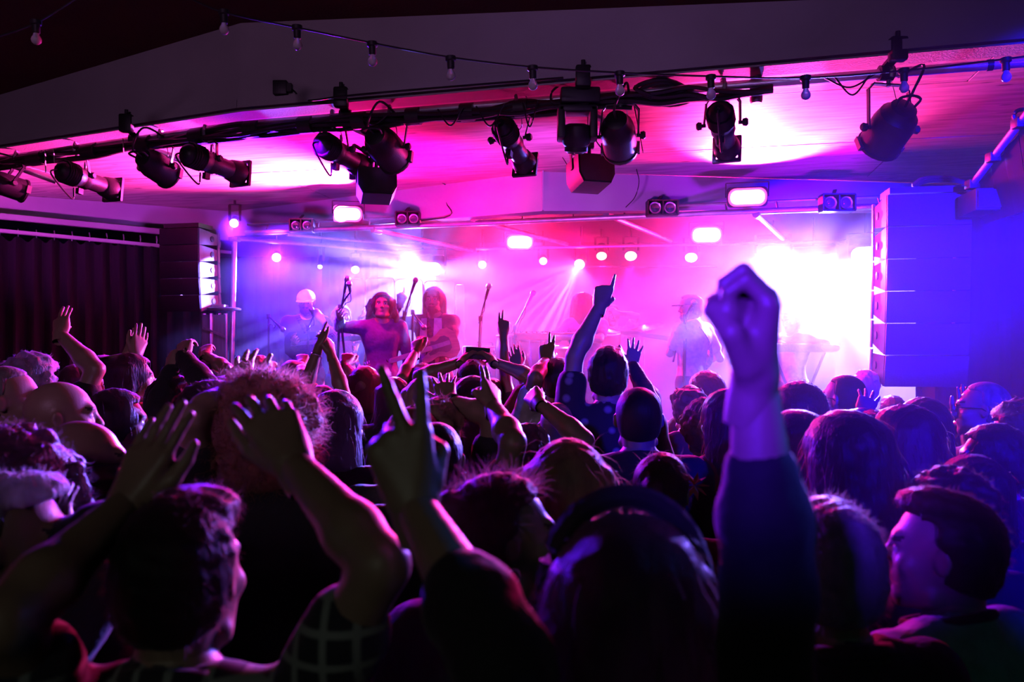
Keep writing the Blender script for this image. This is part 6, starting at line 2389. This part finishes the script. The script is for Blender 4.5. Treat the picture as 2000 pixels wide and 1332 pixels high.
# ---- towards the stage
P(254, 693, 4.4, 'person lifting both hands to the face, cheek glowing pink', 'bob', 'hair_black', face=60, body=25, shirt='cloth_red', res=0.015,
  arms={'R': {'w': (266, 692, 0.05), 'e': (278, 760, 0.0), 'h': 'flat', 'f': (277, 650, 0.05), 'p': (-0.8, 0.6, 0), 'cuff': 0.0}, 'L': {'w': (246, 698, 0.08), 'h': 'flat', 'f': (252, 668, 0.05), 'p': (0.8, 0.6, 0)}})
P(330, 737, 3.75, 'dark head between a lifted thumb and an open hand', 'short', 'hair_black', face=30, shirt='cloth_black',
  arms={'L': {'w': (333, 722, 0.05), 'e': (310, 780, 0.0), 'h': 'thumb', 'f': (336, 690, 0.05), 'p': (0.6, 0.8, 0)}, 'R': {'w': (357, 694, 0.08), 'e': (380, 750, 0.0), 'h': 'curl', 'f': (364, 655, 0.1), 'p': (0.2, 1, 0)}}, sleeve='long')
P(384, 707, 4.95, 'man with swept back hair turning from the stage, small hand up behind', 'shortback', 'hair_brown', face=58, body=30, shirt='cloth_black', res=0.015,
  arms={'R': {'w': (400, 692, 0.12), 'h': 'curl', 'f': (404, 668, 0.12), 'p': (0, 1, 0)}})
P(1345, 756, 4.5, 'dark head with short wavy hair before the guitar player', 'messy', 'hair_brown', face=0, shirt='cloth_black', nstr=300, strand=(0.02, 0.0008, 0.1, 0.9, 0.002))
P(1091, 702, 4.6, 'short haired man in a white tee shirt with two fingers raised', 'short', 'hair_black', face=0, shirt='cloth_white', wide=1.05,
  arms={'L': {'w': (1066, 704, 0.06), 'e': (1040, 775, 0.0), 'h': 'two', 'f': (1070, 655, 0.06), 'p': (0.1, 1, 0)}})
P(770, 739, 4.6, 'plain dark head in front of the violet dress', 'bob', 'hair_black', face=0, shirt='cloth_black')
P(925, 705, 4.7, 'person in a dark knit hat holding a phone up with both hands', 'short', 'hair_black', face=0, shirt='cloth_red', extra=(cap_of('cloth_black', True),),
  arms={'L': {'w': (903, 706, 0.10), 'e': (880, 760, 0.05), 'h': 'grip', 'f': (917, 688, 0.14), 'p': (1, 0.6, 0)}, 'R': {'w': (962, 706, 0.10), 'e': (985, 760, 0.05), 'h': 'grip', 'f': (950, 688, 0.14), 'p': (-1, 0.6, 0)}})
P(1225, 772, 4.4, 'short person with two open hands raised above the bald head', 'longwavy', 'hair_brown', face=0, shirt='cloth_black', sleeve='long',
  arms={'R': {'w': (1234, 712, 0.05), 'e': (1262, 790, 0.0), 'h': 'open', 'f': (1243, 660, 0.05), 'p': (0.1, 1, 0)}, 'L': {'w': (1204, 708, 0.2), 'e': (1180, 780, 0.0), 'h': 'open', 'f': (1220, 680, 0.2), 'p': (0.2, 1, 0)}}, extra=(wristband('R', 'cloth_grey', 0.62),))
P(150, 714, 4.8, 'dark head with shoulder length hair before the black curtain', 'long', 'hair_brown', face=20, shirt='cloth_brown')
P(820, 713, 5.2, 'short dark hair fringed pink, bare arm up by the guitar', 'messy', 'hair_red', face=0, shirt='cloth_black', nstr=300, strand=(0.02, 0.001, 0.1, 0.9, 0.002),
  arms={'L': {'w': (812, 688, 0.08), 'e': (788, 750, 0.0), 'h': 'curl', 'f': (818, 645, 0.1), 'p': (0.4, 1, 0)}})
P(1040, 754, 4.9, 'dark head with an open hand lifted in front of the conga', 'bob', 'hair_black', face=0, shirt='cloth_red',
  arms={'L': {'w': (1012, 718, 0.08), 'e': (1020, 790, 0.0), 'h': 'flat', 'f': (1000, 672, 0.08), 'p': (0.1, 1, 0)}})
P(712, 717, 5.0, 'red haired head near the long violet dress, pink hand lifted', 'bob', 'hair_red', face=8, shirt='cloth_black', nstr=300, strand=(0.05, 0.001, 0.7, 0.3, 0.002),
  arms={'L': {'w': (672, 712, 0.1), 'e': (672, 780, 0.0), 'h': 'curl', 'f': (684, 684, 0.1), 'p': (0, 1, 0)}})
P(628, 755, 4.5, 'person holding both long arms overhead with fingertips touching', 'bob', 'hair_black', face=0, shirt='cloth_black', sleeve='tank',
  arms={'L': {'w': (622, 678, 0.05), 'e': (600, 745, 0.0), 'h': 'flat', 'f': (630, 645, 0.05), 'p': (1, 0.5, 0)}, 'R': {'w': (646, 690, 0.05), 'e': (664, 750, 0.0), 'h': 'curl', 'f': (640, 655, 0.05), 'p': (-1, 0.5, 0)}}, extra=(wristband('L', 'steel', 0.8, 0.031, 0.012, 'bracelet'),))
P(572, 706, 5.2, 'red lit head with a fist punched up beside it', 'bob', 'hair_brown', face=0, shirt='cloth_red',
  arms={'R': {'w': (588, 712, 0.1), 'e': (610, 770, 0.0), 'h': 'fist', 'f': (592, 688, 0.1), 'p': (0, 1, 0)}})
P(202, 697, 5.2, 'person in a red cap in front of the black curtain', 'buzz', 'hair_black', face=40, shirt='cloth_black', extra=(cap_of('cloth_red'),))
P(957, 741, 5.2, 'dark head below a long raised arm near the amplifier', 'short', 'hair_black', face=0, shirt='cloth_black',
  arms={'R': {'w': (984, 652, 0.05), 'e': (975, 730, 0.0), 'h': 'two', 'f': (984, 605, 0.05), 'p': (0.3, 1, 0)}})
P(1380, 723, 5.2, 'round dark head right before the white shirted guitarist', 'afro', 'hair_brown', face=0, shirt='cloth_black')
P(1690, 727, 5.5, 'pale grey haired head peeping behind the man in dark glasses', 'messy', 'hair_white', face=40, shirt='cloth_grey')
P(507, 699, 5.6, 'small red lit head in front of the violet deck', 'curly', 'hair_red', face=0, shirt='cloth_black')
P(880, 742, 4.5, 'small dark head beneath the guitar body', 'short', 'hair_black', face=0, shirt='cloth_black')
P(1265, 752, 5.6, 'small head leaning on the stage lip near the water bottle', 'short', 'hair_brown', face=-20, shirt='cloth_red')
P(1480, 760, 5.2, 'small head showing past the forearm of the raised fist', 'curly', 'hair_brown', face=0, shirt='cloth_black')
P(1745, 775, 4.9, 'small dark head in the deep blue by the speaker column foot', 'short', 'hair_black', face=0, shirt='cloth_black')
P(1845, 800, 4.4, 'low dark head in the blue gloom beside the bass cabinets', 'bob', 'hair_black', face=-10, shirt='cloth_black')
P(300, 742, 5.0, 'dark head under the black curtain between pink faces', 'long', 'hair_black', face=0, shirt='cloth_black')
P(20, 705, 4.9, 'dim head at the frame edge before the black curtain', 'short', 'hair_brown', face=30, shirt='cloth_brown')

# phone in the raised hands
pc = at(933, 690, 4.84)
root = thing('phone', pc, 'dark phone held sideways above the knit hat', 'phone')
MB().box(pc, (0.15, 0.009, 0.074), Matrix.Rotation(R(4), 3, 'Y'), bev=0.003).build('case', 'black_plastic', root)
MB().box(pc + Vector((0, -0.0055, 0)), (0.138, 0.002, 0.064), Matrix.Rotation(R(4), 3, 'Y')).build('screen', 'lens', root)
MB().box(pc + Vector((-0.055, 0.006, 0.02)), (0.02, 0.003, 0.02)).build('camera_bump', 'lens', root)
# flower band on the tied hair
fb = at(1356, 948, 2.30)
root = thing('hair_flower', fb, 'bright orange flower band on tied back hair', 'hair band')
for q in range(9):
    a = q * 2 * math.pi / 9
    d = Vector((math.cos(a), -0.35, math.sin(a))).normalized()
    s_, d_, u_ = frame_from(d)
    b = MB()
    b.raw([fb, fb + d * 0.02 + s_ * 0.010, fb + d * 0.045, fb + d * 0.02 - s_ * 0.010, fb + d * 0.022 + u_ * 0.006], [(0, 1, 4), (1, 2, 4), (2, 3, 4), (3, 0, 4), (0, 3, 2, 1)])
    b.build('petal', 'orange_band', root)
print('FAR ARMS', FARARM)
print('PEOPLE', NP)
